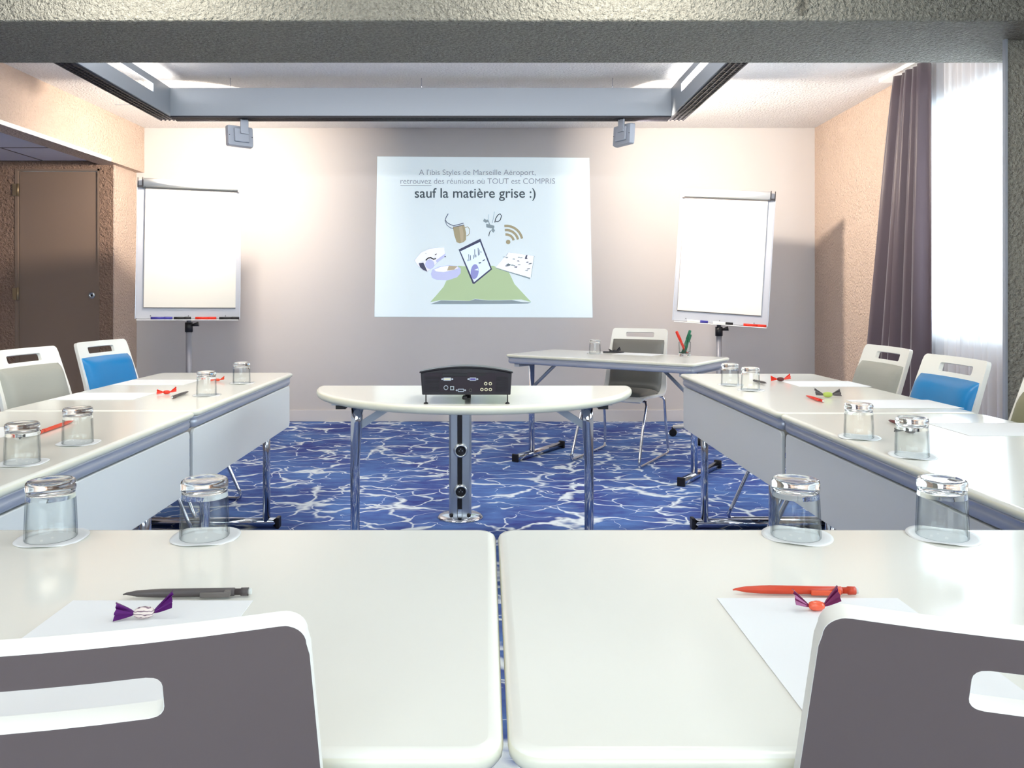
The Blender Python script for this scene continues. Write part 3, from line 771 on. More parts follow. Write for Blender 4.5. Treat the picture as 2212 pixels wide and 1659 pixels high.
# tablet
mb = MB(); flat(mb, zp([(765,685),(1090,522),(1265,980),(1000,1198),(975,1195)]), .0060)
flat(mb, zp([(790,705),(1085,572),(1240,972),(995,1172)]), .0064, 1)
flat(mb, zp([(765,685),(1090,522),(1105,560),(800,708)]), .0066, 0)
for k, (x, y, h) in enumerate(((905,860,25),(920,855,100),(945,845,75),(990,825,60),(1008,805,125),(1025,800,40),(1060,775,115),(1075,765,80),(1100,735,30))):
    flat(mb, zp([(x-4,y),(x+5,y),(x+1,y-h),(x-8,y-h)]), .0068, 2)
flat(mb, zp([(1005+60*math.cos(a)-8*math.sin(a), 1015+112*math.sin(a)) for a in [2*PI*i/20 for i in range(20)]]), .0068, 3)
flat(mb, zp([(1000,990),(1055,965),(1062,1000)]), .0070, 1)
for q in ([(1060,880),(1105,870),(1095,890),(1068,895)], [(1120,850),(1160,825),(1150,850),(1125,862)]): flat(mb, zp(q), .0068, 2)
mb.build('tablet_picture', [E_frm, E_scr, E_dk, E_pur], sl)
# notebook
mb = MB(); flat(mb, zp([(1315,950),(1510,725),(1895,780),(1840,1110)]), .0060, 0); flat(mb, zp([(1315,955),(1835,1105),(1832,1128),(1320,965)]), .0062, 1)
stroke(mb, [(1895,780),(1845,1100)], .9, .0063, 1); stroke(mb, [(1500,740),(1470,790)], .8, .0063, 1)
random.seed(3)
for k in range(26):
    x = random.uniform(1400, 1820); y = random.uniform(790, 1000)
    if y > 950+(x-1315)*.25-60: continue
    flat(mb, zp([(x,y),(x+random.uniform(15,50),y-4),(x+random.uniform(20,40),y+random.uniform(6,16)),(x-5,y+10)]), .0064, 1 if k % 3 else 2)
flat(mb, zp([(1770,770),(1795,768),(1775,825),(1752,825)]), .0064, 2); flat(mb, zp([(1470,905),(1510,890),(1550,915),(1510,935)]), .0064, 1)
stroke(mb, [(1315,950),(1510,725),(1895,780)], .8, .0063, 3)
mb.build('notebook_picture', [E_whi, E_gsh, E_frm, emi('slide_pale_grey', (200, 206, 214), .3)], sl)
# pictured projector
mb = MB(); flat(mb, zp([(105,845),(200,730),(330,670),(550,650),(570,790),(470,860),(300,1020),(230,995),(150,920)]), .0055, 0)
flat(mb, zp([(170,890),(240,880),(300,1015),(235,990),(190,950)]), .0058, 1); flat(mb, zp([(420,850),(570,740),(570,795),(440,880)]), .0057, 3)
flat(mb, zp([(335+70*math.cos(2*PI*i/20), 905+72*math.sin(2*PI*i/20)) for i in range(20)]), .0060, 3)
stroke(mb, [(275,845),(310,812),(350,806),(390,830),(430,820)], 2.6, .0062, 2)
flat(mb, zp([(408,760),(440,742),(438,755),(412,772)]), .0060, 2); flat(mb, zp([(555,780),(575,785),(570,800),(556,796)]), .0062, 2); flat(mb, zp([(262,742),(285,738),(280,748)]), .006, 2)
for q in ([(105,845),(200,730),(330,670),(550,650),(570,790),(470,860),(300,1020)], [(105,845),(150,920),(230,995),(300,1020)], [(170,885),(430,800)]): stroke(mb, q, 1.0, .0059, 4)
mb.build('device_picture', [E_whi, E_frm, E_blk, E_lav, emi('slide_silver', (196, 202, 212), .3)], sl)
# bowl
mb = MB(); flat(mb, zp([(350,1050),(370,985),(480,935),(620,918),(740,930),(800,970),(795,1040),(740,1100),(600,1145),(440,1140),(370,1110)]), .0057, 0)
flat(mb, zp([(400,985),(500,945),(620,925),(740,940),(760,965),(680,990),(540,1020),(430,1010)]), .0060, 1); flat(mb, zp([(620,925),(750,935),(700,985),(590,1000)]), .0062, 2)
mb.build('bowl_picture', [E_lav, E_whi, E_mug2], sl)

# ------------------------------------------------------------------ flip charts
M_board = mat('board_enamel', (178, 180, 188), .4)
M_pad = mat('pad_paper', (226, 222, 212), .85, spec=.1)
M_post = mat('grey_post', (140, 140, 148), .4, .3)
def flipchart(label, foot, yaw, lean, roll, bw, bh, zb, pens, flip, wheel_rot=0, arm_yaw=None):
    c = thing('flip_chart', label, 'flip chart', (foot[0], foot[1], 0), yaw)
    # local: x = width, front faces -y
    Mb = T(0, -.05, zb) @ Matrix.Rotation(lean, 4, 'X') @ Matrix.Rotation(roll, 4, 'Y')
    q = rrect(bw, bh, .012, cy=bh/2)
    mb = MB(); mb.layers([[(x,0,z) for x,z in q],[(x,.018,z) for x,z in q]], M=Mb); mb.build('board', M_board, c, bevel=.002)
    # dark edge profile
    mb = MB()
    sx = -1 if flip else 1
    mb.box(-bw/2-.004, -bw/2, -.004, .02, 0, bh, M=Mb); mb.build('edge_profile', M_alu, c); MB().box(bw/2, bw/2+.004, -.004, .02, 0, bh, M=Mb).build('edge_profile', M_alu, c)
    pw, ph = bw-.085, bh-.16; ox = .012*sx
    mb = MB()
    for k in range(4): mb.box(ox-pw/2+k*.001, ox+pw/2, -.010+k*.0022, -.0085+k*.0022, .085+.002*k, bh-.02, M=Mb)
    mb.build('paper_pad', M_pad, c)
    mb = MB(); mb.box(ox-pw/2-.002*(1), ox-pw/2-.0, -.009, -.001, .085, bh-.05, M=Mb); mb.box(ox-pw/2, ox+pw/2, -.009, -.001, .080, .085, M=Mb); mb.build('pad_edge', M_gpen, c)
    # clamp roller
    cl = MB(); cl.layers([[(x, -.030+.032*math.cos(a)*1.0, bh-.025+.032*math.sin(a)) for a in [2*PI*i/14 for i in range(14)]] for x in (ox-bw*.455, ox+bw*.455)], smooth=True, M=Mb)
    cl.build('paper_clamp', M_white, c)
    mb = MB(); mb.box(ox-bw*.47, ox+bw*.47, -.018, -.008, bh-.066, bh-.060, M=Mb)
    xe = -bw/2 if not flip else bw/2
    mb.box(min(xe, xe*.9), max(xe, xe*.9), -.014, -.002, bh-.06, bh-.045, M=Mb); mb.tube([tuple(Mb @ Vector((xe*.995, -.015, bh-.06))), tuple(Mb @ Vector((xe*.995, -.015, bh+.012)))], .004, 8)
    mb.tube([tuple(Mb @ Vector((xe*.90, -.04, bh-.058))), tuple(Mb @ Vector((xe*.90, -.035, bh+.012)))], .004, 8)
    mb.build('clamp_rod', M_gpen, c)
    mb = MB(); mb.box(-bw/2+.01, bw/2-.01, -.045, -.001, -.012, -.008, M=Mb); mb.box(-bw/2+.01, bw/2-.01, -.047, -.044, -.012, -.007, M=Mb); mb.build('pen_tray', M_white, c)
    for x in (-bw*.36, 0, bw*.36): MB().lathe([(.004,0),(.004,.003)], 10, M=Mb @ T(x, 0, .022, rx=PI/2)).build('screw', M_gpen, c)
    for (x0_, m, ln) in pens:
        o_ = Mb @ Vector((x0_, -.028, .004)); dr = (Mb.to_3x3() @ Vector((1, 0, 0)))
        pm = MB(); pm.tube([(0,0,0),(ln*.62,0,0)], .0100, 12); pm.tube([(ln*.62,0,0),(ln*.64,0,0),(ln,0,0)], [.0100,.0112,.0105], 12, mi=1)
        wo = c_world(foot, yaw) @ o_
        ob = pm.build('marker_pen', [M_white if m[1] else m[0], m[0]]); ob.location = wo
        wd = (c_world(foot, yaw).to_3x3() @ dr); ob.rotation_euler = wd.to_track_quat('X', 'Z').to_euler()
        tag(ob, m[2], 'marker pen', m[3])
    po = MB(); po.tube([(0,0,.07),(0,0,zb-.10)], .022, 20); po.tube([(0,0,zb-.12),(0,0,zb+.5)], .017, 20); po.box(-.03,.03,-.038,.02,zb+.05,zb+.25); p_ = po.build('post', M_post, c)
    mb = MB(); mb.tube([(0,0,zb-.10),(0,0,zb-.028)], .029, 20); mb.tube([(.02,-.01,zb-.05),(.07,-.02,zb-.04)], [.008,.018], 14); mb.build('height_clamp', M_black, c)
    for k in range(5):
        a = wheel_rot+2*PI*k/5; ex, ey = .36*math.cos(a), .36*math.sin(a)
        ar = MB(); ar.tube([(0,0,.105),(ex*.5,ey*.5,.095),(ex,ey,.075)], [.026,.022,.016], 12); ao = ar.build('base_arm', M_white, c)
        wh = MB(); nrm = Vector((-math.sin(a), math.cos(a), 0))
        wh.tube([tuple(Vector((ex,ey,.030))-nrm*.02), tuple(Vector((ex,ey,.030))+nrm*.02)], .030, 18); wh.tube([(ex,ey,.04),(ex,ey,.075)], .012, 10); wh.build('caster', M_black, ao)
    hb = MB(); hb.lathe([(.05,.07),(.05,.12),(.03,.14)], 24); hb.build('hub', M_white, c)
    return c
def c_world(foot, yaw): return Matrix.Translation((foot[0], foot[1], 0)) @ Matrix.Rotation(yaw, 4, 'Z')
gL = 'markers on the left flip chart tray'; gR = 'markers on the right flip chart tray'
flipchart('flip chart with blank paper at the left, beside the brown door', ((408-PX)/F*6.02, 6.02), R(17), R(-4), R(0.5), .735, 1.045, .972,
  [(-.26, (M_bluep, 0, 'blue marker lying on the tray of the left flip chart', gL), .15), (-.10, (M_black, 0, 'black marker in the middle of the left flip chart tray, beside the blue one', gL), .12),
   (.05, (M_red, 0, 'red marker lying on the tray of the left flip chart', gL), .15), (.22, (M_black, 0, 'black marker at the right end of the left flip chart tray', gL), .145)], False, .3)
flipchart('flip chart with blank paper at the right, in front of the corner', ((1553-PX)/F*6.35, 6.35), R(-12), R(-4), R(3.8), .725, 1.06, .925,
  [(-.25, (M_bluep, 1, 'white-barrelled blue marker on the tray of the right flip chart', gR), .16), (-.05, (M_black, 1, 'white-barrelled black marker on the tray of the right flip chart', gR), .15),
   (.18, (M_red, 0, 'red marker at the right end of the right flip chart tray', gR), .17)], True, R(100))

# ------------------------------------------------------------------ chairs
def chair_path():
    P = [(.335, .425), (.325, .443), (.30, .452), (.20, .450), (.05, .442), (-.08, .440)]
    # arc into the back
    c0 = Vector((-.085, .530)); 
    lean = R(17); rr = .090
    for i in range(1, 9):
        a = -PI/2-(PI/2-lean)*i/8
        P.append((c0.x+rr*math.cos(a), c0.y+rr*math.sin(a)))
    p = Vector(P[-1]); top = .899
    d = Vector((-math.sin(lean), math.cos(lean)))
    tot = (top-p.y)/d.y
    zone = []
    r = .030       # slot
    keys = [tot*.12, tot*.25, tot*.38, tot*.5, tot*.62, tot*.75]
    for s in keys: P.append(tuple(p+d*s)); zone.append(s)
    marks = []
    return P, p, d, tot
def make_chair(label, loc, rz, cush, group=None):
    t = thing('conference_chair', label, 'chair', loc, rz, group)
    P, pb, d, tot = chair_path()
    Wb, Wt = .240, .212         # half widths
    s_h0, s_h1, hr = tot-.066, tot-.030, .009; hw = .110
    def row(center, half, hl=None):      # columns
        a = hw-.0
        xl = [-half, -half*.92-.0, -(half*.5+a*.5), -(a+.02)]
        return xl
    hw_at = lambda z: Wb+(Wt-Wb)*min(1, max(0, (z-.45)/.455))
    rows = []   # (y, z, half, hole half or None, normal)
    pts = [Vector(q) for q in P]
    n0 = len(pts)-6
    for i, q in enumerate(pts):
        tdir = (pts[min(i+1, len(pts)-1)]-pts[max(i-1, 0)]).normalized()
        half = hw_at(q.y)
        if i == 0: half -= .02
        if i == 1: half -= .008
        rows.append((q, half, None, tdir))
    def backrow(s, half, hole):
        rows.append((pb+d*s, half, hole, d))
    last = tot*.72
    # slot rows
    for k, (s, hh) in enumerate([(s_h0+hr-hr*math.cos(PI/8*k), hw-hr+hr*math.sin(PI/8*k)) for k in range(5)]+[(s_h1-hr+hr*math.sin(PI/8*k), hw-hr+hr*math.cos(PI/8*k)) for k in range(5)]): backrow(s, hw_at((pb+d*s).y), hh)
    cr = .020
    for i in range(0, 9):
        a = PI/2*i/8; backrow(tot-cr+cr*math.sin(a), Wt-cr+cr*math.cos(a), None)
    th = .017; cur = .024
    V = []; nC = 15
    def cols(half, hole):
        h = hole if hole else hw-hr
        L_ = [-half, -half+(half-h)*.2, -half+(half-h)*.6, -h]
        m = [-h*.66, -h*.33, 0, h*.33, h*.66]
        return L_+m+[-x for x in L_[::-1]]
    rows_s = rows
    nC = 13
    for (q, half, hole, td) in rows_s:
        nrm = Vector((td.y, -td.x))     # front side normal in (y,z): path goes seat->back, front = inner side
        if nrm.x < 0 and td.y > .5: nrm = -nrm
        for x in cols(half, hole):
            bend = cur*(x/Wt)**2 * min(1, max(0, (q.y-.47)/.2))      # curved back: edges come forward
            base = Vector((x, q.x+bend, q.y))
            if td.y > .5: nn = Vector((0, abs(td.y), -td.x*1.0)) ; nn = Vector((0, td.y, -td.x))
            else: nn = Vector((0, td.y, -td.x))
            nn.normalize()
            V.append((base, nn))
    nR = len(rows_s); mb = MB()
    vf = [tuple(b+n_*th/2) for b, n_ in V]; vb = [tuple(b-n_*th/2) for b, n_ in V]
    K = len(V); faces = []; mi = []
    hole_rows = [i for i, r_ in enumerate(rows_s) if r_[2]]
    present = set()
    for j in range(nR-1):
        for i in range(nC-1):
            if j in hole_rows and (j+1) in hole_rows and 3 <= i <= nC-5: continue
            present.add((j, i))
    allv = vf+vb
    for (j, i) in present:
        a, b, c_, e = j*nC+i, j*nC+i+1, (j+1)*nC+i+1, (j+1)*nC+i
        faces.append((a, b, c_, e)); mi.append(0)
        faces.append((K+e, K+c_, K+b, K+a)); mi.append(1)
        for (dj, di, u, v) in ((-1,0,a,b),(0,1,b,c_),(1,0,c_,e),(0,-1,e,a)):
            if (j+dj, i+di) not in present:
                faces.append((u, K+u, K+v, v)); mi.append(0)
    o = len(mb.v); mb.v += allv; mb.f += [list(f) for f in faces]; mb.mi += mi; mb.sm += [k < 2 and False for k in mi]
    ob = mb.build('shell', [M_shell, M_shellb], t, bevel=.0035, bseg=2, bmat=0, angle=R(50))
    for p in ob.data.polygons: p.use_smooth = True
    md = ob.modifiers.new('wn', 'WEIGHTED_NORMAL')
    md.keep_sharp = True
    # cushion: back pad and seat pad, pillow shaped, following the shell
    def pad(name, samples, half, thick, m):
        mbp = MB(); nU = 14; rowsp = []
        n_ = len(samples)
        for j, (q, td) in enumerate(samples):
            fv = min(j, n_-1-j)/(n_-1)*2
            edge_v = min(1, (fv*5))**.5
            rr_ = []
            for i in range(nU+1):
                u = -1+2*i/nU
                u2 = math.sin(u*PI/2)
                eu = max(0, 1-abs(u2)**6)**.5
                hgt = .010+thick*min(edge_v, 1)*eu if (0 < j < n_-1 and 0 < i < nU) else .0075
                x = half*u2; bend = cur*(x/Wt)**2*min(1, max(0, (q.y-.47)/.2))
                nn = Vector((0, td.y, -td.x)).normalized()
                rr_.append(tuple(Vector((x, q.x+bend, q.y))+nn*hgt))
            rowsp.append(rr_)
        v = [p for r_ in rowsp for p in r_]; f = []
        for j in range(n_-1):
            for i in range(nU): f.append((j*(nU+1)+i, j*(nU+1)+i+1, (j+1)*(nU+1)+i+1, (j+1)*(nU+1)+i))
        bot = []
        mbp.add(v, f, 0, True)
        ob = mbp.build(name, m, t)
        return ob
    smp = []
    for k in range(6, 14):
        q = Vector(P[k]); a = -PI/2-(PI/2-R(17))*(k-5)/8; smp.append((q, Vector((math.sin(a), -math.cos(a)))))
    s_top = tot-.084
    for k in range(15):
        s = .004+(s_top-.004)*k/14; smp.append((pb+d*s, d))
    pad('back_cushion', smp, .200, .042, cush)
    smp = []
    for k in range(15):
        y = .31-.375*k/14; smp.append((Vector((y, .447 if y > 0 else .443)), Vector((-1, 0))))
    pad('seat_cushion', smp, .215, .032, cush)
    # chrome sled legs
    for s in (-1, 1):
        x = s*.235
        pts = []
        def arc3(c, r, a0, a1, n_=6, x_=x):
            for i in range(n_+1):
                a = a0+(a1-a0)*i/n_; pts.append((x_, c[0]+r*math.cos(a), c[1]+r*math.sin(a)))
        pts.append((s*.10, .22, .426)); pts.append((s*.19, .22, .426)); pts.append((x-s*.01, .235, .418)); pts.append((x, .25, .395))
        pts.append((x, .33, .24)); pts.append((x+s*.008, .405, .07))
        pts += [(x+s*.01, .425, .030), (x+s*.01, .415, .014), (x+s*.01, .39, .0095), (x+s*.01, .10, .0095), (x+s*.01, -.10, .0095), (x+s*.01, -.155, .012), (x+s*.01, -.175, .022), (x+s*.008, -.178, .045)]
        pts += [(x, -.15, .24), (x, -.125, .39), (x-s*.008, -.12, .415), (x-s*.03, -.115, .424), (s*.10, -.115, .424)]
        lg = MB(); lg.tube(pts, .0095, 12); lg.build('leg', M_chrome, t)
    MB().tube([(-.19,.22,.426),(.19,.22,.426)], .0095, 10).build('cross_bar', M_chrome, t); MB().tube([(-.19,-.115,.424),(.19,-.115,.424)], .0095, 10).build('cross_bar', M_chrome, t)
    return t
GC = 'upholstered sled-base conference chairs'
ch0 = make_chair('chair with a dark grey back in the bottom left corner, cut by the frame', (-.355-.34*math.sin(R(15.6))*-1*-1, 0, 0), 0, M_grey, GC)
def place(ch, topc, face):     # topc = centre of the back's top edge, face = direction the sitter looks (deg from +x)
    a = R(face); ch.location = (topc[0]+.293*math.cos(a), topc[1]+.293*math.sin(a), 0); ch.rotation_euler = (0, 0, a-PI/2)
    return ch
place(ch0, (-.342, .546), 90+9.5)
def more(topc, face, cush, label):
    c = dup(ch0, label=label, swap={'back_cushion': cush, 'seat_cushion': cush} if cush else None)
    return place(c, topc, face)
more((.464, .552), 90-12, None, 'chair with a dark grey back in the bottom right corner, cut by the frame')
more((-2.12, 4.31), -9, M_blue, 'chair with bright blue cushion behind the left table row, before the door')
more((-2.165, 3.67), -8, M_grey, 'white-framed chair with light grey cushion at the left edge of the photo')
more((1.95, 3.80), 180, M_grey, 'chair with taupe grey cushion in front of the dark curtain')
more((1.885, 3.14), 180, M_blue, 'chair with royal blue cushion before the sheer curtain')
more((1.87, 2.48), 180, M_olive, 'chair with olive cushion at the right edge of the photo')
more((1.165, 5.97), 180+59, M_grey2, 'chair with dark grey cushion behind the presenter table')

# ------------------------------------------------------------------ glasses on paper coasters
def glass_mesh():
    h = .096; ro, rt, w_ = .0400, .0368, .0026
    prof = [(.0008, h-.0026), (rt-.016, h-.0022), (rt-.007, h-.0003), (rt-.003, h), (rt-.0006, h-.0014), (rt+.0012, h-.006), (rt+.0012, h-.015), (rt-.0004, h-.0195), (rt+.0002, h-.024), (rt+.0008, h-.030), (ro-.0008, .03), (ro, .0012), (ro-w_*.3, .0),
            (ro-w_, 0.0006), (ro-w_-.0008, .03), (rt-w_+.0006, h-.030), (rt-w_-.0006, h-.022), (rt-.007, h-.0165), (rt-.014, h-.0145), (.0008, h-.0140)]
    seg = 56; mb = MB()
    rings = [[(r*math.cos(2*PI*i/seg), r*math.sin(2*PI*i/seg), z) for i in range(seg)] for r, z in prof]
    mb.layers(rings, 0, True, None, cap0=True, cap1=True, mis=[0]*9+[1]*7+[0]*4)
    return mb
g0 = glass_mesh().build('drinking_glass', [M_glass, M_gwall])
def coaster_mesh():
    mb = MB(); seg = 64; rings = []
    for (r, up) in ((.001, 0), (.040, 0), (.050, .3), (.0565, 1)):
        rings.append([(r*math.cos(a), r*math.sin(a), .0006+up*(.0010+.0016*math.sin(3*a+.4)+.0006*math.sin(5*a))) for a in [2*PI*i/seg for i in range(seg)]])
    low = [[(x, y, z-.0005) for x, y, z in r_] for r_ in rings[::-1]]
    mb.layers(rings+low, 0, True, None, cap0=True, cap1=True)
    return mb
c0 = coaster_mesh().build('paper_coaster', M_paper)
GG = 'upturned tumblers on the tables'; GCo = 'round paper coasters under the tumblers'
GL = [(110,1163,'leftmost of the two near upturned glasses on the front left table'),
      (442,1160,'right one of the two near upturned glasses on the front left table'),
      (1719,1159,'left one of the two near upturned glasses on the front right table'),
      (2035,1159,'rightmost upturned glass on the front right table'),
      (48,1000,'upturned glass at the photo left edge on the near left table'),
      (168,957,'upturned glass on the near left table, right of the orange pencil'),
      (446,854,'upturned glass on the far left table, beside the grey pencil'),
      (522,828,'upturned glass nearest the far end of the left table row'),
      (1577,832,'upturned glass nearest the far end of the right table row'),
      (1621,843,'upturned glass on the far right table, second from its far end'),
      (1855,945,'upturned glass on the near right table, farther of its two'),
      (1970,985,'upturned glass on the near right table in front of a dark pencil'),
      (1285,764,'upturned glass on the presenter table, left of the black pen')]
for i, (px, py, lb) in enumerate(GL):
    x, y = on_table(px, py)
    lbl = lb[0].upper()+lb[1:] if False else lb
    g = g0 if i == 0 else g0.copy(); c = c0 if i == 0 else c0.copy()
    if i: COL.objects.link(g); COL.objects.link(c)
    g.location = (x, y, TZ+.0016); g.rotation_euler = (0,0,i*.7); c.location = (x+.002, y, TZ+.0004); c.rotation_euler = (0, 0, 2.2 if px < 1100 else 3.9)
    tag(g, lb, 'glass', GG); tag(c, 'white paper coaster under the '+lb, 'coaster', GCo)
    # keep labels short
    c['label'] = ' '.join(('paper coaster under the '+lb).split()[:16])

# pen pot: tumbler standing upright with three markers
x, y = on_table(1479, 771)
pp = g0.copy(); pp.data = g0.data.copy(); COL.objects.link(pp); pp.name = 'pen_pot'; pp.location = (x, y, TZ+.1005); pp.rotation_euler = (PI, 0, 0)
pp.scale = (1, 1, 1)
tag(pp, 'clear glass holding red and green markers on the presenter table', 'pen pot')
if 'group' in pp: del pp['group']
def marker(base, tip, m, label):
    mb = MB(); b = Vector(base); t_ = Vector(tip); ax = (t_-b)
    mb.tube([b, b+ax*.60], .0085, 14, mi=0); mb.tube([b+ax*.60, b+ax*.61, b+ax*.97, b+ax], [.0085,.0100,.0095,.007], 14, mi=1)
    mb2 = mb.build('marker_pen', [m, m]); tag(mb2, label, 'marker pen', 'markers in the glass on the presenter table'); return mb2
marker((x+.010, y, TZ+.024), (x-.055, y, TZ+.170), M_red, 'red marker leaning left in the glass on the presenter table')
marker((x-.010, y+.020, TZ+.024), (x+.042, y+.020, TZ+.176), M_green, 'green marker leaning right in the glass, taller of the two greens')
marker((x-.008, y-.021, TZ+.024), (x+.034, y-.021, TZ+.150), mat('deep_green', (8, 88, 60), .35), 'green marker leaning in front of the taller green one in the glass')

# ------------------------------------------------------------------ pencils, sheets, sweets
def make_pencil(label, p0, p1, m, group='mechanical pencils on the tables', m2=None):
    """p0 = tip, p1 = eraser end"""
    a = Vector((*p0, 0)); b = Vector((*p1, 0)); L_ = (b-a).length
    o = thing('mechanical_pencil', label, 'pencil', (a.x, a.y, TZ+.0068), math.atan2(b.y-a.y, b.x-a.x), group)
    k = L_/.172
    MB().tube([(0,0,-.001),(.004,0,0),(.018*k,0,0),(.038*k,0,0),(.052*k,0,0),(.149*k,0,0),(.150*k,0,0)], [.0008,.0015,.0040,.0052,.0056,.0054,.004], 14).build('barrel', m, o)
    MB().tube([(.150*k,0,0),(.158*k,0,0),(.1582*k,0,0),(.168*k,0,0)], [.0042,.0042,.0054,.0054], 14).build('push_cap', m, o)
    MB().tube([(.168*k,0,0),(.172*k,0,0)], .0040, 12).build('eraser', M_rubber, o)
    cl = MB(); cl.box(.105*k, .145*k, -.0092, -.0066, -.0042, .0024); cl.box(.137*k, .146*k, -.0086, .002, -.002, .0042)
    cl.build('clip', m2 or m, o, bevel=.0008)
    return o
def tp(px, py): return on_table(px, py, TZ+.006)
make_pencil('dark grey mechanical pencil lying on the front left table', tp(266,1284), tp(543,1279), M_gpen, m2=mat('mid_grey_plastic', (112, 106, 102), .4))
make_pencil('red mechanical pencil lying on the front right table', tp(1583,1274), tp(1853,1277), M_orange, m2=mat('bright_orange_plastic', (236, 96, 60), .4))
make_pencil('orange-red mechanical pencil on the near left table beside the glass', tp(160,908), tp(84,935), M_orange)
make_pencil('grey mechanical pencil on the far left table beside a red sweet', tp(407,846), tp(371,859), M_gpen)
make_pencil('red mechanical pencil in the middle of the far right table', tp(1741,855), tp(1779,867), M_red)
make_pencil('dark pencil just behind the second glass of the far right table', tp(1656,828), tp(1628,822), M_gpen)
make_pencil('maroon mechanical pencil partly behind a glass on the near right table', tp(1919,908), tp(1962,921), M_maroon)

def sheet(x0_, x1_, y0_, y1_, label, rz=0):
    mb = MB(); cx_, cy_ = (x0_+x1_)/2, (y0_+y1_)/2; w_, d_ = (x1_-x0_)/2, (y1_-y0_)/2
    mb.box(-w_, w_, -d_, d_, 0, .0008)
    o = mb.build('paper_sheet', M_paper); o.location = (cx_, cy_, TZ+.0004); o.rotation_euler = (0, 0, rz)
    tag(o, label, 'paper', 'blank writing sheets on the tables')
sheet(-.545, -.308, .712, 1.045, 'blank white sheet under the purple-wrapped sweet on the front left table')
sheet(.306, .546, .722, 1.053, 'blank white sheet under the orange sweet on the front right table')
sheet(-1.70, -1.37, 3.58, 3.81, 'blank sheet at the far end of the left table row')
sheet(-1.70, -1.37, 3.07, 3.30, 'blank sheet left of the grey pencil on the far left table')
sheet(-1.70, -1.38, 2.20, 2.43, 'blank sheet left of the orange pencil on the near left table')
sheet(1.39, 1.71, 3.52, 3.75, 'blank sheet at the far end of the right table row')
sheet(1.39, 1.71, 2.84, 3.07, 'blank sheet right of the red pencil on the far right table')
sheet(1.39, 1.71, 2.28, 2.51, 'blank sheet right of the maroon pencil on the near right table')
x, y = on_table(1395, 765)
mb = MB(); mb.box(-.15,.15,-.105,.105,0,.0008); o = mb.build('paper_sheet', M_paper); o.location = (x-.06, y-.02, TZ+.0004); o.rotation_euler = (0,0,pa)
tag(o, 'blank sheet on the presenter table beside the black pen', 'paper', 'blank writing sheets on the tables')

def sweet_print():
    m = bpy.data.materials.new('printed_wrapper'); m.use_nodes = True; N = m.node_tree.nodes; L = m.node_tree.links; b = N['Principled BSDF']
    tc = N.new('ShaderNodeTexCoord'); wv = N.new('ShaderNodeTexWave'); wv.inputs['Scale'].default_value = 90; wv.inputs['Distortion'].default_value = 6; wv.bands_direction = 'Z'
    cr = N.new('ShaderNodeValToRGB'); cr.color_ramp.elements[0].color = (*lin((120, 88, 110)), 1); cr.color_ramp.elements[1].color = (*lin((242, 228, 222)), 1); cr.color_ramp.elements[1].position = .35
    L.new(tc.outputs['Object'], wv.inputs['Vector']); L.new(wv.outputs['Fac'], cr.inputs[0]); L.new(cr.outputs[0], b.inputs['Base Color']); b.inputs['Roughness'].default_value = .25
    return m
M_print = sweet_print(); M_osweet = mat('orange_sweet', (246, 104, 70), .15, coat=.5)
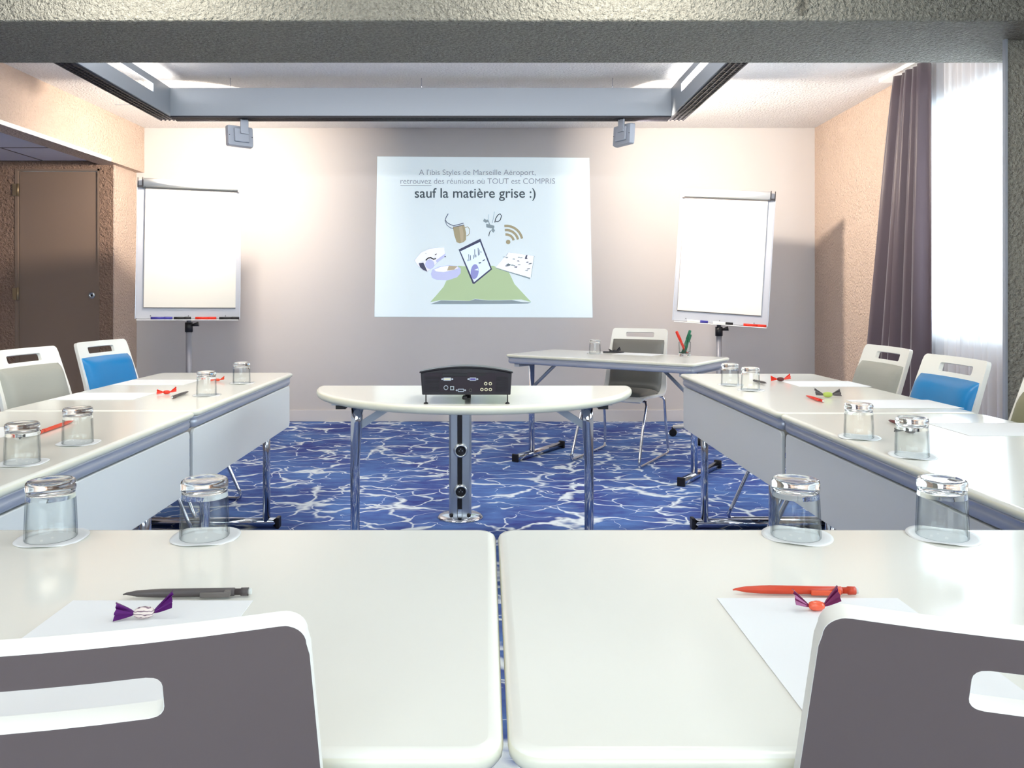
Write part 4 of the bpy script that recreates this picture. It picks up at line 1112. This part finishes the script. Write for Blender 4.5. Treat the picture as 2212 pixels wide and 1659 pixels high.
def make_sweet(label, pos, rz, mbody, mwing, s=1.0, lift=(.3, .9)):
    o = thing('wrapped_sweet', label, 'sweet', (pos[0], pos[1], TZ+.0012), rz, 'wrapped sweets on the tables')
    mb = MB(); prof = [(.0010, -.0125), (.0048, -.0105), (.0068, -.006), (.0074, 0), (.0068, .006), (.0048, .0105), (.0010, .0125)]
    mb.lathe([(r*s, z*s) for r, z in prof], 20, M=T(0, 0, .0074*s, ry=PI/2)); mb.build('sweet_body', mbody, o)
    for sg, lf in ((-1, lift[0]), (1, lift[1])):
        w_ = MB(); n_ = 10; rows = []
        for j in range(6):
            t_ = j/5; half = (.0018+.0095*t_**.8)*s; r_ = []
            for i in range(n_+1):
                u = -1+2*i/n_; xx = (.0110+.0215*t_+ .002*abs(math.sin(u*5))*t_)*s*sg
                r_.append((xx, (u*half*.55+.0022*math.sin(u*7)*t_*s), (.0074+lf*.014*t_)*s+u*half*.8+.0016*math.cos(u*9)*t_*s))
            rows.append(r_)
        v = [p for r_ in rows for p in r_]; zmin = min(p[2] for p in v); v = [(p[0], p[1], max(p[2], .0004)) for p in v]; f = []
        for j in range(5):
            for i in range(n_): f.append((j*(n_+1)+i, j*(n_+1)+i+1, (j+1)*(n_+1)+i+1, (j+1)*(n_+1)+i))
        w_.add(v, f, 0, False); wo = w_.build('wrapper_end', mwing, o); md = wo.modifiers.new('t', 'SOLIDIFY'); md.thickness = .0004
    return o
make_sweet('sweet in a printed clear wrapper with purple ends on the front left table', on_table(311,1338), R(10), M_print, M_purple, 1.0, (.35, 1.2))
make_sweet('orange sweet with plum wrapper ends on the front right table', on_table(1764,1321), R(2), M_osweet, M_plum, .85, (1.1, 1.4))
make_sweet('red sweet on the far left table beside the grey pencil', on_table(360,852), R(20), M_red, M_red, 1.1)
make_sweet('pale red sweet behind the glass at the far end of the left row', on_table(470,824), R(10), M_orange, M_orange, .9)
make_sweet('red sweet near the far end of the right row', on_table(1686,824), R(-10), M_maroon, M_red, 1.3, (.3, 1.0))
make_sweet('green sweet beside the red pencil on the far right table', on_table(1788,859), R(0), mat('lime_sweet', (170, 190, 90), .3), M_gpen, 1.5, (.7, .5))
make_sweet('dark sweet seen through the glass on the near right table', on_table(1966,937), R(-40), M_gpen, M_black, 1.2)
make_sweet('dark sweet seen through the glass at the left edge of the near left table', on_table(60,945), R(80), M_gpen, M_black, 1.2)

# pen and sweet on the presenter table
x, y = on_table(1325, 762.5)
bp = thing('ballpoint_pen', 'slim black pen lying on the presenter table', 'pen', (x, y, TZ+.006), R(-8))
MB().tube([(-.075,0,0),(-.068,0,0),(.05,0,0),(.075,0,0)], [.002,.005,.005,.003], 12).build('barrel', M_black, bp)
MB().box(-.005,.04,-.002,.002,.004,.0075).build('clip', M_black, bp)
make_sweet('black sweet behind the pen on the presenter table', (x+.015, y+.04), R(25), M_black, M_black, 1.4)
